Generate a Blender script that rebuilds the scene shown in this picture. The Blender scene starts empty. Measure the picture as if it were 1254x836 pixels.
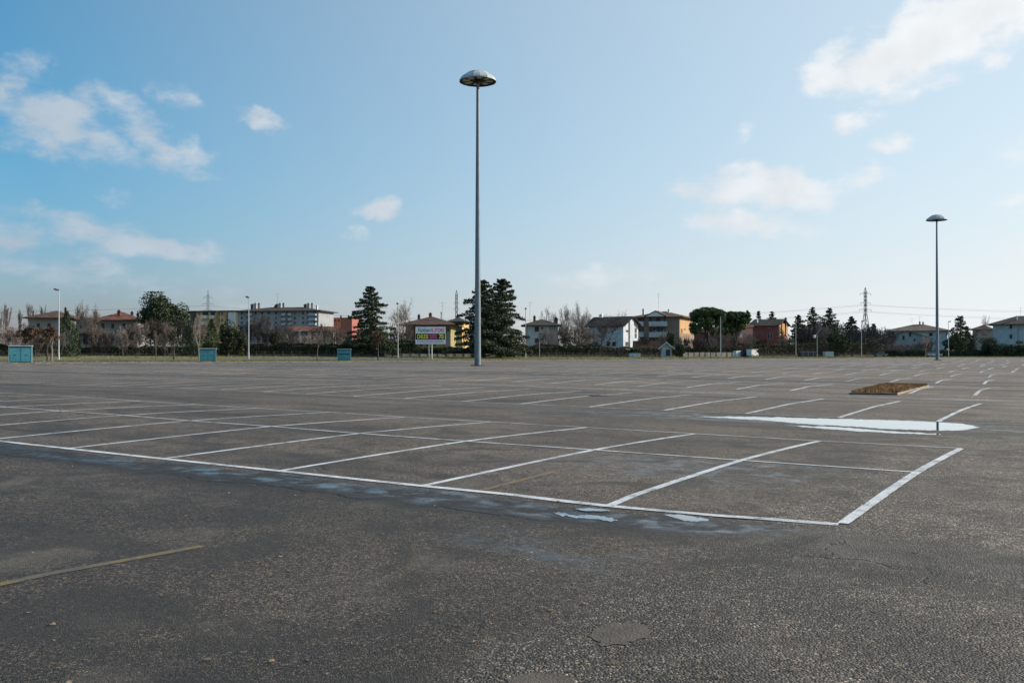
import bpy, bmesh, math, random
import numpy as np
from mathutils import Vector, Matrix, noise as mnoise
C = bpy.context.scene.collection
SC = bpy.context.scene
PI = math.pi
random.seed(7)

# ------------------------------------------------------------------ camera
YAW = -0.572
CAM = (2.07, -9.13, 1.693)
F = 1129.0            # focal length in units of the 1254 wide photograph
HZ = 429.0
cam_d = bpy.data.cameras.new('camera'); cam_o = bpy.data.objects.new('camera', cam_d); C.objects.link(cam_o)
cam_d.sensor_width = 36.0; cam_d.lens = 36.0 * F / 1254.0
cam_d.clip_start = 0.1; cam_d.clip_end = 6000
cam_o.location = CAM
cam_o.rotation_euler = (PI/2 + math.atan((HZ-418.0)/F), 0, -YAW)
SC.camera = cam_o

# ------------------------------------------------------------------ sun, sky, exposure
SUN_HEAD = math.radians(78) + YAW      # clockwise from +Y
SUN_EL = math.radians(24)
sd = bpy.data.lights.new('sun', 'SUN'); so = bpy.data.objects.new('sun', sd); C.objects.link(so)
sd.energy = 3.8; sd.angle = math.radians(0.53); sd.color = (1.0, 0.91, 0.78)
sdir = Vector((math.sin(SUN_HEAD)*math.cos(SUN_EL), math.cos(SUN_HEAD)*math.cos(SUN_EL), math.sin(SUN_EL)))
so.rotation_euler = sdir.to_track_quat('Z', 'Y').to_euler()
SC.view_settings.view_transform = 'Standard'; SC.view_settings.look = 'None'
SC.view_settings.exposure = 0.6; SC.view_settings.gamma = 1.0

def azel(px, py):
    return YAW + math.atan((px-627)/F), math.atan((HZ-py)/math.hypot(F, px-627))

W = bpy.data.worlds.new('World'); SC.world = W; W.use_nodes = True
nt = W.node_tree; nt.nodes.clear()
def N(t, **kw):
    n = nt.nodes.new(t)
    for k, v in kw.items(): setattr(n, k, v)
    return n
def L(a, b): nt.links.new(a, b)
def math_node(op, a, b=None, clamp=False):
    n = N('ShaderNodeMath', operation=op, use_clamp=clamp)
    for i, v in enumerate((a, b)):
        if v is None: continue
        if isinstance(v, (int, float)): n.inputs[i].default_value = v
        else: L(v, n.inputs[i])
    return n.outputs[0]
sky = N('ShaderNodeTexSky', sky_type='NISHITA', sun_disc=False, sun_elevation=SUN_EL, sun_rotation=SUN_HEAD,
        altitude=50, air_density=1.0, dust_density=1.2, ozone_density=2.2)
tc = N('ShaderNodeTexCoord')
sep = N('ShaderNodeSeparateXYZ'); L(tc.outputs['Generated'], sep.inputs[0])
az = math_node('ARCTAN2', sep.outputs[0], sep.outputs[1])
el = math_node('ARCSINE', sep.outputs[2])
comb = N('ShaderNodeCombineXYZ'); L(az, comb.inputs[0]); L(el, comb.inputs[1])
wn = N('ShaderNodeTexNoise'); wn.inputs['Scale'].default_value = 22; wn.inputs['Detail'].default_value = 5; wn.inputs['Roughness'].default_value = .55
L(comb.outputs[0], wn.inputs['Vector'])
wsub = N('ShaderNodeVectorMath', operation='MULTIPLY_ADD'); L(wn.outputs['Color'], wsub.inputs[0])
wsub.inputs[1].default_value = (.075, .040, 0); 
wadd = N('ShaderNodeVectorMath', operation='ADD'); L(comb.outputs[0], wadd.inputs[0]); wadd.inputs[1].default_value = (-.0375, -.020, 0)
L(wadd.outputs[0], wsub.inputs[2])
# clouds: centre (as seen in this direction), half width, half height, tilt, strength
BL = [(60,152,98,32,-14,.84),(190,172,85,22,-26,.80),(12,105,30,42,-30,.66),(215,116,34,16,-20,.5),(135,120,32,20,-25,.6),
      (320,148,36,12,-22,.62),(40,285,150,24,-4,.72),(190,304,85,13,-3,.85),(120,335,190,24,-2,.42),(130,240,30,9,0,.38),
      (470,257,24,13,0,.72),(434,283,12,7,0,.42),(521,277,10,7,0,.36),
      (1120,62,112,40,10,1.3),(1185,25,110,40,12,1.2),(1075,80,70,24,0,1.1),(1040,148,40,15,-12,.75),(1090,176,22,11,0,.6),
      (912,161,20,10,26,.5),(925,228,100,23,-3,1.15),(955,240,70,16,-4,.9),(1052,207,40,15,0,.7),(915,275,74,17,-6,.85),(1250,240,32,15,0,.6),
      (745,338,80,12,-2,.62),(800,318,40,9,0,.35),(700,335,90,8,0,.3),(250,375,200,8,0,.25),
      (-250,190,160,50,-8,1.0),(1500,120,180,40,6,1.0),(1420,300,140,20,0,.8),(-300,330,200,20,0,.7),(500,-260,190,60,10,.9),(1100,-300,170,60,0,.9)]
acc = None
for (px, py, sx, sy, tilt, st) in BL:
    a, e = azel(px, py)
    mp = N('ShaderNodeMapping', vector_type='TEXTURE'); L(wsub.outputs[0], mp.inputs[0])
    mp.inputs['Location'].default_value = (a, e, 0); mp.inputs['Rotation'].default_value = (0, 0, math.radians(tilt))
    mp.inputs['Scale'].default_value = (sx/F*1.3, sy/F*1.45, 1)
    ln = N('ShaderNodeVectorMath', operation='LENGTH'); L(mp.outputs[0], ln.inputs[0])
    f = math_node('MULTIPLY_ADD', ln.outputs['Value'], -st); f.node.inputs[2].default_value = st
    acc = f if acc is None else math_node('MAXIMUM', acc, f)
acc = math_node('MAXIMUM', acc, 0.0)
fb = N('ShaderNodeTexNoise'); fb.inputs['Scale'].default_value = 17; fb.inputs['Detail'].default_value = 10; fb.inputs['Roughness'].default_value = .60
smp = N('ShaderNodeMapping'); smp.inputs['Scale'].default_value = (1, 1.8, 1); L(comb.outputs[0], smp.inputs[0]); L(smp.outputs[0], fb.inputs['Vector'])
fbm = math_node('MULTIPLY', math_node('SUBTRACT', fb.outputs['Fac'], .5), 2.1)
gate = math_node('MULTIPLY', acc, 4.0, True)
dens = math_node('ADD', acc, math_node('MULTIPLY', fbm, gate))
mr = N('ShaderNodeMapRange', interpolation_type='SMOOTHSTEP'); L(dens, mr.inputs[0])
mr.inputs[1].default_value = .08; mr.inputs[2].default_value = .80; mr.inputs[3].default_value = 0; mr.inputs[4].default_value = .92
# cloud colour: a bit greyer on the thick lower side, whiter toward the sun
fb2 = N('ShaderNodeTexNoise'); fb2.inputs['Scale'].default_value = 26; fb2.inputs['Detail'].default_value = 4; L(comb.outputs[0], fb2.inputs['Vector'])
nrm = N('ShaderNodeVectorMath', operation='DOT_PRODUCT'); L(tc.outputs['Generated'], nrm.inputs[0]); nrm.inputs[1].default_value = sdir
sunm = N('ShaderNodeMapRange'); L(nrm.outputs['Value'], sunm.inputs[0]); sunm.inputs[1].default_value = -.25; sunm.inputs[2].default_value = .75
cm = N('ShaderNodeMix', data_type='RGBA'); L(sunm.outputs[0], cm.inputs['Factor'])
cm.inputs['A'].default_value = (2.9, 3.5, 4.15, 1); cm.inputs['B'].default_value = (6.25, 6.35, 6.4, 1)
cm2 = N('ShaderNodeMix', data_type='RGBA', blend_type='MULTIPLY'); cm2.inputs['Factor'].default_value = 1
cr = N('ShaderNodeMapRange'); L(fb2.outputs['Fac'], cr.inputs[0]); cr.inputs[1].default_value = .3; cr.inputs[2].default_value = .7; cr.inputs[3].default_value = .93; cr.inputs[4].default_value = 1.05
L(cm.outputs['Result'], cm2.inputs['A']); L(cr.outputs[0], cm2.inputs['B'])
# thin winter haze veil: whiter near the horizon and toward the sun
tint = N('ShaderNodeMix', data_type='RGBA', blend_type='MULTIPLY'); tint.inputs['Factor'].default_value = 1; L(sky.outputs[0], tint.inputs['A'])
low = math_node('POWER', 2.718, math_node('MULTIPLY', math_node('ABSOLUTE', el), -8.3))
tm = N('ShaderNodeMix', data_type='RGBA'); L(low, tm.inputs['Factor']); tm.inputs['A'].default_value = (.35, .93, 1.04, 1); tm.inputs['B'].default_value = (.555, .433, .675, 1); L(tm.outputs['Result'], tint.inputs['B'])
v1 = math_node('MULTIPLY', math_node('MAXIMUM', math_node('ADD', nrm.outputs['Value'], .17), 0.0), .71)
v2 = math_node('MULTIPLY', low, math_node('ADD', math_node('MULTIPLY', nrm.outputs['Value'], .50), .28))
vf = math_node('MINIMUM', math_node('ADD', v1, v2), .96)
vm = N('ShaderNodeMix', data_type='RGBA'); L(vf, vm.inputs['Factor']); L(tint.outputs['Result'], vm.inputs['A']); vm.inputs['B'].default_value = (5.75, 6.05, 6.15, 1)
veiled = vm.outputs['Result']
mixc = N('ShaderNodeMix', data_type='RGBA'); L(mr.outputs[0], mixc.inputs['Factor']); L(veiled, mixc.inputs['A']); L(cm2.outputs['Result'], mixc.inputs['B'])
bg = N('ShaderNodeBackground'); bg.inputs['Strength'].default_value = 0.10; L(mixc.outputs['Result'], bg.inputs[0])
wo = N('ShaderNodeOutputWorld'); L(bg.outputs[0], wo.inputs[0])
W.cycles.sampling_method = 'MANUAL'; W.cycles.sample_map_resolution = 1024

# ------------------------------------------------------------------ places
FW = (math.sin(YAW), math.cos(YAW)); RT = (math.cos(YAW), -math.sin(YAW))
def c2w(r, f): return (CAM[0] + r*RT[0] + f*FW[0], CAM[1] + r*RT[1] + f*FW[1])
def w2c(x, y):
    dx, dy = x-CAM[0], y-CAM[1]
    return dx*RT[0]+dy*RT[1], dx*FW[0]+dy*FW[1]
def spot(px, d): return c2w((px-627)/F*d, d)           # bearing and forward distance to a point
def hz(py, d): return CAM[2] + (HZ-py)*d/F               # height seen at that line at distance d

KN = [(-400,.0),(-12,.0),(-3,.0),(-.9,-.018),(0,0),(2.2,.024),(4.5,.037),(6.8,.01),(9,-.034),(13,-.115),(15.2,-.150),(16.9,-.146),(21.4,-.085),(25.9,-.113),
      (30,-.20),(33.8,-.20),(38.3,-.14),(42.8,-.20),(47,-.285),(50.7,-.28),(55.2,-.22),(59.7,-.27),(63.5,-.33),(67.6,-.32),(72,-.27),(76.6,-.30),(80,-.36),(84.5,-.35),(90,-.31),(95,-.36),(110,-.35),(3000,-.35)]
KX = np.array([k[0] for k in KN], float); KZ = np.array([k[1] for k in KN], float)
_fy = np.arange(-20, 120, .25); _fz = np.interp(_fy, KX, KZ)
_k = np.exp(-.5*(np.arange(-8, 9)*.25/.6)**2); _k /= _k.sum()
_fs = np.convolve(np.pad(_fz, 8, mode='edge'), _k, 'valid')
def zlot(x, y):
    x = np.asarray(x, float); y = np.asarray(y, float)
    return np.interp(y, _fy, _fs) + 2.17e-4*np.clip(np.abs(x), 0, 28)**2

def zl(x, y): return float(zlot(x, y))
def ground_at(px, py):
    z = -.05
    for _ in range(30):
        d = (CAM[2]-z)*F/(py-HZ); x, y = spot(px, d); z = .5*z+.5*zl(x, y)
    return x, y
# far edge of the lot: a straight oblique kerb
E0 = np.array([-69., 124.]); E1 = np.array([139., 250.]); ED = (E1-E0)/np.linalg.norm(E1-E0); EN = np.array([-ED[1], ED[0]])
F0 = np.array([-93., 168.]); F1_ = np.array([158., 285.])
def perp(x, y):
    r, f = w2c(x, y); return (r-E0[0])*EN[0]+(f-E0[1])*EN[1], (r-E0[0])*ED[0]+(f-E0[1])*ED[1]
def edge_pt(p, s):
    q = E0+ED*s+EN*p; return c2w(q[0], q[1])
_FD = (F1_-F0)/np.linalg.norm(F1_-F0)
def fence_perp(s):      # how far behind the kerb the fence stands, at s along the kerb
    t = s/np.dot(_FD, ED); q = F0+_FD*(t-(np.dot(F0-E0, ED))/np.dot(_FD, ED)); return float(np.dot(q-E0, EN))
def sm(a, b, x): t = min(1, max(0, (x-a)/(b-a))); return t*t*(3-2*t)
def terr(x, y):
    p, s = perp(x, y); r, f = w2c(x, y)
    A = float(np.interp(r, [-300, -93, 0, 80, 150, 400], [.8, .8, .22, .0, -.12, -.15]))
    fp = max(8, fence_perp(s))
    b = zl(x, y)+.11
    t = sm(2, fp-1, p)
    return b*(1-t)+A*t

# ------------------------------------------------------------------ materials
MATS = {}
def mat(name, col, rough=.8, var=.15, scale=3.0, bump=0.0, bscale=20.0, metal=0.0, spec=.3, col2=None, detail=4):
    if name in MATS: return MATS[name]
    m = bpy.data.materials.new(name); m.use_nodes = True; t = m.node_tree; b = t.nodes['Principled BSDF']
    b.inputs['Roughness'].default_value = rough; b.inputs['Metallic'].default_value = metal
    b.inputs['Specular IOR Level'].default_value = spec
    co = t.nodes.new('ShaderNodeTexCoord'); nz = t.nodes.new('ShaderNodeTexNoise'); nz.inputs['Scale'].default_value = scale; nz.inputs['Detail'].default_value = detail
    t.links.new(co.outputs['Object'], nz.inputs['Vector'])
    rp = t.nodes.new('ShaderNodeValToRGB'); t.links.new(nz.outputs['Fac'], rp.inputs[0])
    c2 = col2 or tuple(min(1, c*(1+var)) for c in col)
    c1 = tuple(c*(1-var) for c in col)
    rp.color_ramp.elements[0].position = .35; rp.color_ramp.elements[0].color = (*c1, 1)
    rp.color_ramp.elements[1].position = .68; rp.color_ramp.elements[1].color = (*c2, 1)
    t.links.new(rp.outputs[0], b.inputs['Base Color'])
    if bump:
        n2 = t.nodes.new('ShaderNodeTexNoise'); n2.inputs['Scale'].default_value = bscale; t.links.new(co.outputs['Object'], n2.inputs['Vector'])
        bp = t.nodes.new('ShaderNodeBump'); bp.inputs['Strength'].default_value = bump; bp.inputs['Distance'].default_value = .03
        t.links.new(n2.outputs['Fac'], bp.inputs['Height']); t.links.new(bp.outputs[0], b.inputs['Normal'])
    MATS[name] = m; return m
def tile_mat(name, col):
    m = mat(name, col, .85, .3, .8, 0, col2=tuple(min(1, c*1.5) for c in col)); t = m.node_tree; b = t.nodes['Principled BSDF']
    co = t.nodes.new('ShaderNodeTexCoord'); wv = t.nodes.new('ShaderNodeTexWave'); wv.inputs['Scale'].default_value = 1.2; wv.inputs['Distortion'].default_value = .6
    wv.bands_direction = 'X'
    t.links.new(co.outputs['Object'], wv.inputs['Vector'])
    bp = t.nodes.new('ShaderNodeBump'); bp.inputs['Distance'].default_value = .06; bp.inputs['Strength'].default_value = .8
    t.links.new(wv.outputs['Fac'], bp.inputs['Height']); t.links.new(bp.outputs[0], b.inputs['Normal'])
    return m

# asphalt: rough aggregate, resurfaced smooth areas, damp film in the gutters
def asphalt_mat():
    m = bpy.data.materials.new('asphalt'); m.use_nodes = True; t = m.node_tree; b = t.nodes['Principled BSDF']
    def n(k, **kw):
        q = t.nodes.new(k)
        for a, v in kw.items(): setattr(q, a, v)
        return q
    def l(a, c): t.links.new(a, c)
    def mt(op, a, c=None, d=None, clamp=False):
        q = n('ShaderNodeMath', operation=op, use_clamp=clamp)
        for i, v in enumerate((a, c, d)):
            if v is None: continue
            if isinstance(v, (int, float)): q.inputs[i].default_value = v
            else: l(v, q.inputs[i])
        return q.outputs[0]
    def rng(v, a, c, lo=0., hi=1., smooth=True):
        q = n('ShaderNodeMapRange', interpolation_type='SMOOTHSTEP' if smooth else 'LINEAR'); l(v, q.inputs[0])
        for i, x in zip((1, 2, 3, 4), (a, c, lo, hi)): q.inputs[i].default_value = x
        return q.outputs[0]
    def noise(scale, detail=3, rough=.5, vec=None):
        q = n('ShaderNodeTexNoise'); q.inputs['Scale'].default_value = scale; q.inputs['Detail'].default_value = detail; q.inputs['Roughness'].default_value = rough
        l(vec or pos, q.inputs['Vector']); return q.outputs['Fac']
    def mixc(f, a, c, mode='MIX'):
        q = n('ShaderNodeMix', data_type='RGBA', blend_type=mode)
        for s, v in (('Factor', f), ('A', a), ('B', c)):
            if isinstance(v, (int, float)): q.inputs[s].default_value = v
            elif isinstance(v, tuple): q.inputs[s].default_value = (*v, 1)
            else: l(v, q.inputs[s])
        return q.outputs['Result']
    g = n('ShaderNodeNewGeometry'); pos = g.outputs['Position']
    s = n('ShaderNodeSeparateXYZ'); l(pos, s.inputs[0]); X, Y = s.outputs[0], s.outputs[1]
    big = noise(.22, 4, .6); mid = noise(1.1, 5, .6); fine = noise(14, 4, .6)
    # coarse old surface to the right, finer surface to the left (boundary runs along the rows)
    XB = mt('ADD', X, mt('MULTIPLY', mt('SUBTRACT', mid, .5), 1.6))
    XB = mt('ADD', XB, mt('MULTIPLY', mt('SUBTRACT', big, .5), 1.0))
    coarse = rng(XB, -1.25, -.55)                      # 1 = coarse
    a1 = n('ShaderNodeTexVoronoi'); a1.inputs['Scale'].default_value = 66; l(pos, a1.inputs['Vector'])
    a2 = n('ShaderNodeTexVoronoi'); a2.inputs['Scale'].default_value = 100; l(pos, a2.inputs['Vector'])
    # stones' own colours, then relief shading painted into the colour as speckle
    bw = n('ShaderNodeRGBToBW'); l(a1.outputs['Color'], bw.inputs[0])
    bw2 = n('ShaderNodeRGBToBW'); l(a2.outputs['Color'], bw2.inputs[0])
    st1 = mt('ADD', rng(bw.outputs[0], .2, .62, .40, 1.0, False), rng(bw.outputs[0], .64, .82, 0, 1.8, False)); st2 = mt('ADD', rng(bw2.outputs[0], .2, .65, .35, 1.0, False), rng(bw2.outputs[0], .65, .82, 0, 2.0, False))
    spk = mt('MULTIPLY', mt('MULTIPLY', rng(noise(34, 3, .75), .36, .64, .28, 1.80, False), rng(noise(70, 2, .7), .36, .64, .55, 1.45, False)), rng(noise(7, 4, .75), .36, .64, .72, 1.30, False))
    base = mixc(rng(big, .35, .65), (.058, .0445, .034), (.092, .070, .052))
    base = mixc(coarse, base, mixc(rng(mid, .35, .65), (.070, .056, .044), (.110, .090, .071)))
    ss = n('ShaderNodeMix', data_type='FLOAT'); l(coarse, ss.inputs[0]); l(st2, ss.inputs[2]); l(st1, ss.inputs[3])
    cc = n('ShaderNodeCombineXYZ'); [l(ss.outputs[0], cc.inputs[i]) for i in range(3)]
    base = mixc(1.0, base, cc.outputs[0], 'MULTIPLY')
    row_tone = mt('MULTIPLY', mt('MULTIPLY', rng(mt('ADD', Y, mt('MULTIPLY', mid, 1.5)), -.6, 1.2, .80, 1.28), rng(Y, 8, 40, 1, 1.65)), spk)  # darker in front, lighter farther back along Y, times the speckle
    c3 = n('ShaderNodeCombineXYZ'); [l(row_tone, c3.inputs[i]) for i in range(3)]; base = mixc(1.0, base, c3.outputs[0], 'MULTIPLY')
    # tyre-polished and stained bands
    sv = n('ShaderNodeMapping'); sv.inputs['Scale'].default_value = (.10, .55, 1); l(pos, sv.inputs[0])
    streak = noise(1.0, 5, .6, sv.outputs[0])
    base = mixc(rng(streak, .47, .68, 0, .7), base, (.030, .025, .021))
    sv2 = n('ShaderNodeMapping'); sv2.inputs['Scale'].default_value = (.02, .11, 1); sv2.inputs['Rotation'].default_value = (0, 0, -.25); l(pos, sv2.inputs[0])
    fs2 = mt('MULTIPLY', rng(noise(1.0, 6, .7, sv2.outputs[0]), .42, .62, 0, .6), rng(Y, 12, 35))
    base = mixc(fs2, base, (.03, .028, .027))
    base = mixc(rng(noise(.5, 5, .68), .50, .68, 0, .62), base, (.135, .112, .090))
    dk = n('ShaderNodeTexNoise'); dk.inputs['Scale'].default_value = .55; dk.inputs['Detail'].default_value = 6; dk.inputs['Roughness'].default_value = .68; dk.inputs['Distortion'].default_value = 1.6; l(pos, dk.inputs['Vector'])
    base = mixc(mt('MULTIPLY', rng(dk.outputs['Fac'], .50, .62, 0, .62), rng(Y, 20, 9)), base, (.032, .026, .021))
    # the dark strip with a crack along the front of the first row
    yb = mt('ADD', Y, mt('MULTIPLY', mt('SUBTRACT', mid, .5), .9))
    strip = mt('MULTIPLY', rng(yb, -1.6, -1.0), rng(yb, -.45, -.15, 1, 0))
    strip = mt('MULTIPLY', strip, rng(X, .0, -1.8))
    base = mixc(mt('MULTIPLY', strip, .78), base, (.020, .016, .013))
    # irregular cracks
    cv = n('ShaderNodeVectorMath', operation='MULTIPLY_ADD'); nn = n('ShaderNodeTexNoise'); nn.inputs['Scale'].default_value = 2.2; nn.inputs['Detail'].default_value = 4; l(pos, nn.inputs['Vector'])
    l(nn.outputs['Color'], cv.inputs[0]); cv.inputs[1].default_value = (.9, .9, 0); l(pos, cv.inputs[2])
    ck = n('ShaderNodeTexVoronoi', feature='DISTANCE_TO_EDGE'); ck.inputs['Scale'].default_value = .42; l(cv.outputs[0], ck.inputs['Vector'])
    crack = mt('MULTIPLY', rng(ck.outputs['Distance'], .0, .010, 1, 0), rng(noise(.35, 3), .57, .66))
    cl2 = mt('ABSOLUTE', mt('ADD', yb, 1.12)); crack = mt('MAXIMUM', crack, mt('MULTIPLY', mt('MULTIPLY', rng(cl2, .0, .05, 1, 0), rng(X, -2.0, -3.2)), rng(noise(1.3, 3), .42, .50)))
    base = mixc(mt('MULTIPLY', crack, .75), base, (.015, .014, .013))
    # damp film
    wv = n('ShaderNodeMapping'); wv.inputs['Scale'].default_value = (.5, 1.2, 1); l(pos, wv.inputs[0])
    wnz = noise(1.6, 5, .65, wv.outputs[0])
    gut = mt('MULTIPLY', mt('MULTIPLY', rng(yb, -1.15, -.75), rng(yb, -.35, -.1, 1, 0)), mt('MULTIPLY', rng(X, .2, -.6), rng(X, -20, -6, .22, 1)))
    bay = mt('MULTIPLY', mt('MULTIPLY', rng(Y, 1.2, 2.6), rng(Y, 4.0, 4.7, 1, 0)), mt('MULTIPLY', rng(XB, -1.0, -1.2), rng(X, -6.5, -3.2)))
    ais = mt('MULTIPLY', mt('MULTIPLY', rng(Y, 12.9, 14.6), rng(Y, 16.2, 17.0, 1, 0)), rng(X, -16, -5, .25, .8))
    fg = mt('MULTIPLY', mt('MULTIPLY', rng(mt('ADD', Y, mt('MULTIPLY', X, .25)), -3.5, -3.0), rng(mt('ADD', Y, mt('MULTIPLY', X, .25)), -2.6, -2.2, 1, 0)), mt('MULTIPLY', rng(X, -3.4, -2.6), rng(X, -1.3, -.9, 1, 0)))
    per = n('ShaderNodeMath', operation='PINGPONG'); l(mt('SUBTRACT', Y, 4.5), per.inputs[0]); per.inputs[1].default_value = 8.455
    low = mt('MULTIPLY', rng(per.outputs[0], 6.8, 8.2), rng(Y, 24, 30))
    wet = mt('MAXIMUM', mt('MAXIMUM', gut, mt('MULTIPLY', bay, .7)), mt('MAXIMUM', mt('MULTIPLY', ais, .9), mt('MULTIPLY', low, .8)))
    wet = mt('MAXIMUM', wet, mt('MULTIPLY', fg, .62))
    wet = mt('MULTIPLY', wet, rng(mt('ADD', mt('MULTIPLY', wnz, .45), mt('MULTIPLY', noise(2.6, 6, .65), .55)), .42, .60))
    damp = mt('MULTIPLY', mt('MULTIPLY', rng(mt('ADD', Y, mt('MULTIPLY', mid, 1.0)), 13.0, 14.0), rng(mt('ADD', Y, mt('MULTIPLY', mid, .6)), 17.4, 16.9)), mt('MULTIPLY', rng(X, -15, -9), rng(X, 3.5, 1.0)))
    base = mixc(mt('MAXIMUM', mt('MULTIPLY', wet, .5), mt('MULTIPLY', damp, .42)), base, (.024, .023, .022))
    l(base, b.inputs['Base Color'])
    rr = n('ShaderNodeMix', data_type='FLOAT'); l(wet, rr.inputs[0]); rr.inputs[2].default_value = .66; rr.inputs[3].default_value = .13; l(rr.outputs[0], b.inputs['Roughness'])
    b.inputs['Specular IOR Level'].default_value = .32
    # relief
    h1 = mt('MULTIPLY', a1.outputs['Distance'], -1.0); h2 = mt('MULTIPLY', a2.outputs['Distance'], -.45)
    hh = n('ShaderNodeMix', data_type='FLOAT'); l(coarse, hh.inputs[0]); l(h2, hh.inputs[2]); l(h1, hh.inputs[3])
    hs = mt('ADD', hh.outputs[0], mt('MULTIPLY', fine, .8))
    hs = mt('MULTIPLY', hs, rng(wet, 0, 1, 1, .10)); hs = mt('SUBTRACT', hs, mt('MULTIPLY', crack, 1.5))
    bp = n('ShaderNodeBump'); bp.inputs['Strength'].default_value = .95; bp.inputs['Distance'].default_value = .016
    l(hs, bp.inputs['Height']); l(bp.outputs[0], b.inputs['Normal'])
    return m
def paint_mat(name, col, wear):
    m = bpy.data.materials.new(name); m.use_nodes = True; t = m.node_tree; b = t.nodes['Principled BSDF']
    g = t.nodes.new('ShaderNodeNewGeometry'); out = []
    for sc, lo, hi in ((60, .50, .70), (7, .52, .72), (1.3, .42, .75)):
        q = t.nodes.new('ShaderNodeTexNoise'); q.inputs['Scale'].default_value = sc; q.inputs['Detail'].default_value = 4; t.links.new(g.outputs['Position'], q.inputs['Vector'])
        r = t.nodes.new('ShaderNodeMapRange'); t.links.new(q.outputs['Fac'], r.inputs[0]); r.inputs[1].default_value = lo; r.inputs[2].default_value = hi; r.inputs[3].default_value = 0; r.inputs[4].default_value = wear
        out.append(r.outputs[0])
    mx = t.nodes.new('ShaderNodeMath'); mx.operation = 'ADD'; mx.use_clamp = True; t.links.new(out[0], mx.inputs[0]); t.links.new(out[1], mx.inputs[1]); mx2 = mx; mx = t.nodes.new('ShaderNodeMath'); mx.operation = 'ADD'; mx.use_clamp = True; t.links.new(mx2.outputs[0], mx.inputs[0]); t.links.new(out[2], mx.inputs[1])
    c = t.nodes.new('ShaderNodeMix'); c.data_type = 'RGBA'; t.links.new(mx.outputs[0], c.inputs['Factor']); c.inputs['A'].default_value = (*col, 1); c.inputs['B'].default_value = (.09, .085, .08, 1)
    t.links.new(c.outputs['Result'], b.inputs['Base Color']); b.inputs['Roughness'].default_value = .6; b.inputs['Specular IOR Level'].default_value = .3
    v = t.nodes.new('ShaderNodeTexVoronoi'); v.inputs['Scale'].default_value = 80; t.links.new(g.outputs['Position'], v.inputs['Vector'])
    bp = t.nodes.new('ShaderNodeBump'); bp.inputs['Strength'].default_value = .35; bp.inputs['Distance'].default_value = .006; bp.invert = True
    t.links.new(v.outputs['Distance'], bp.inputs['Height']); t.links.new(bp.outputs[0], b.inputs['Normal'])
    return m
M_ASPH = asphalt_mat()
M_PAINT = paint_mat('white_road_paint', (.66, .68, .70), .55)
M_PAINT_OLD = paint_mat('worn_road_paint', (.52, .52, .52), .55)
M_YEL = paint_mat('worn_yellow_paint', (.22, .145, .04), 1.0)
M_WATER = bpy.data.materials.new('puddle_water'); M_WATER.use_nodes = True
_b = M_WATER.node_tree.nodes['Principled BSDF']; _b.inputs['Base Color'].default_value = (.02, .022, .022, 1); _b.inputs['Roughness'].default_value = .02; _b.inputs['IOR'].default_value = 1.33; _b.inputs['Specular IOR Level'].default_value = .9; _b.inputs['Coat Weight'].default_value = 1.0; _b.inputs['Coat Roughness'].default_value = .02
M_GLASS = bpy.data.materials.new('window_glass'); M_GLASS.use_nodes = True
_b = M_GLASS.node_tree.nodes['Principled BSDF']; _b.inputs['Base Color'].default_value = (.03, .035, .04, 1); _b.inputs['Roughness'].default_value = .08

# ------------------------------------------------------------------ object helpers
def mesh_obj(name, v, f, m, parent=None, smooth=False, mi=None):
    me = bpy.data.meshes.new(name); me.from_pydata([tuple(map(float, p)) for p in v] if not isinstance(v, np.ndarray) else v.tolist(), [], f if isinstance(f, list) else f.tolist())
    for q in (m if isinstance(m, (list, tuple)) else [m]): me.materials.append(q)
    if smooth: me.polygons.foreach_set('use_smooth', [True]*len(me.polygons))
    if mi is not None: me.polygons.foreach_set('material_index', mi)
    me.update()
    o = bpy.data.objects.new(name, me); C.objects.link(o)
    if parent: o.parent = parent
    return o
def thing(name, label, cat, loc=(0, 0, 0), rz=0, group=None):
    o = bpy.data.objects.new(name, None); C.objects.link(o); o.location = loc; o.rotation_euler = (0, 0, rz)
    o['label'] = label; o['category'] = cat
    if group: o['group'] = group
    return o
def tag(o, label, cat, group=None, kind=None):
    if label: o['label'] = label
    if cat: o['category'] = cat
    if group: o['group'] = group
    if kind: o['kind'] = kind
    return o
def copy_tree(o, parent=None):
    c = o.copy(); C.objects.link(c)
    if parent: c.parent = parent
    for ch in list(o.children): copy_tree(ch, c)
    return c
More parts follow.
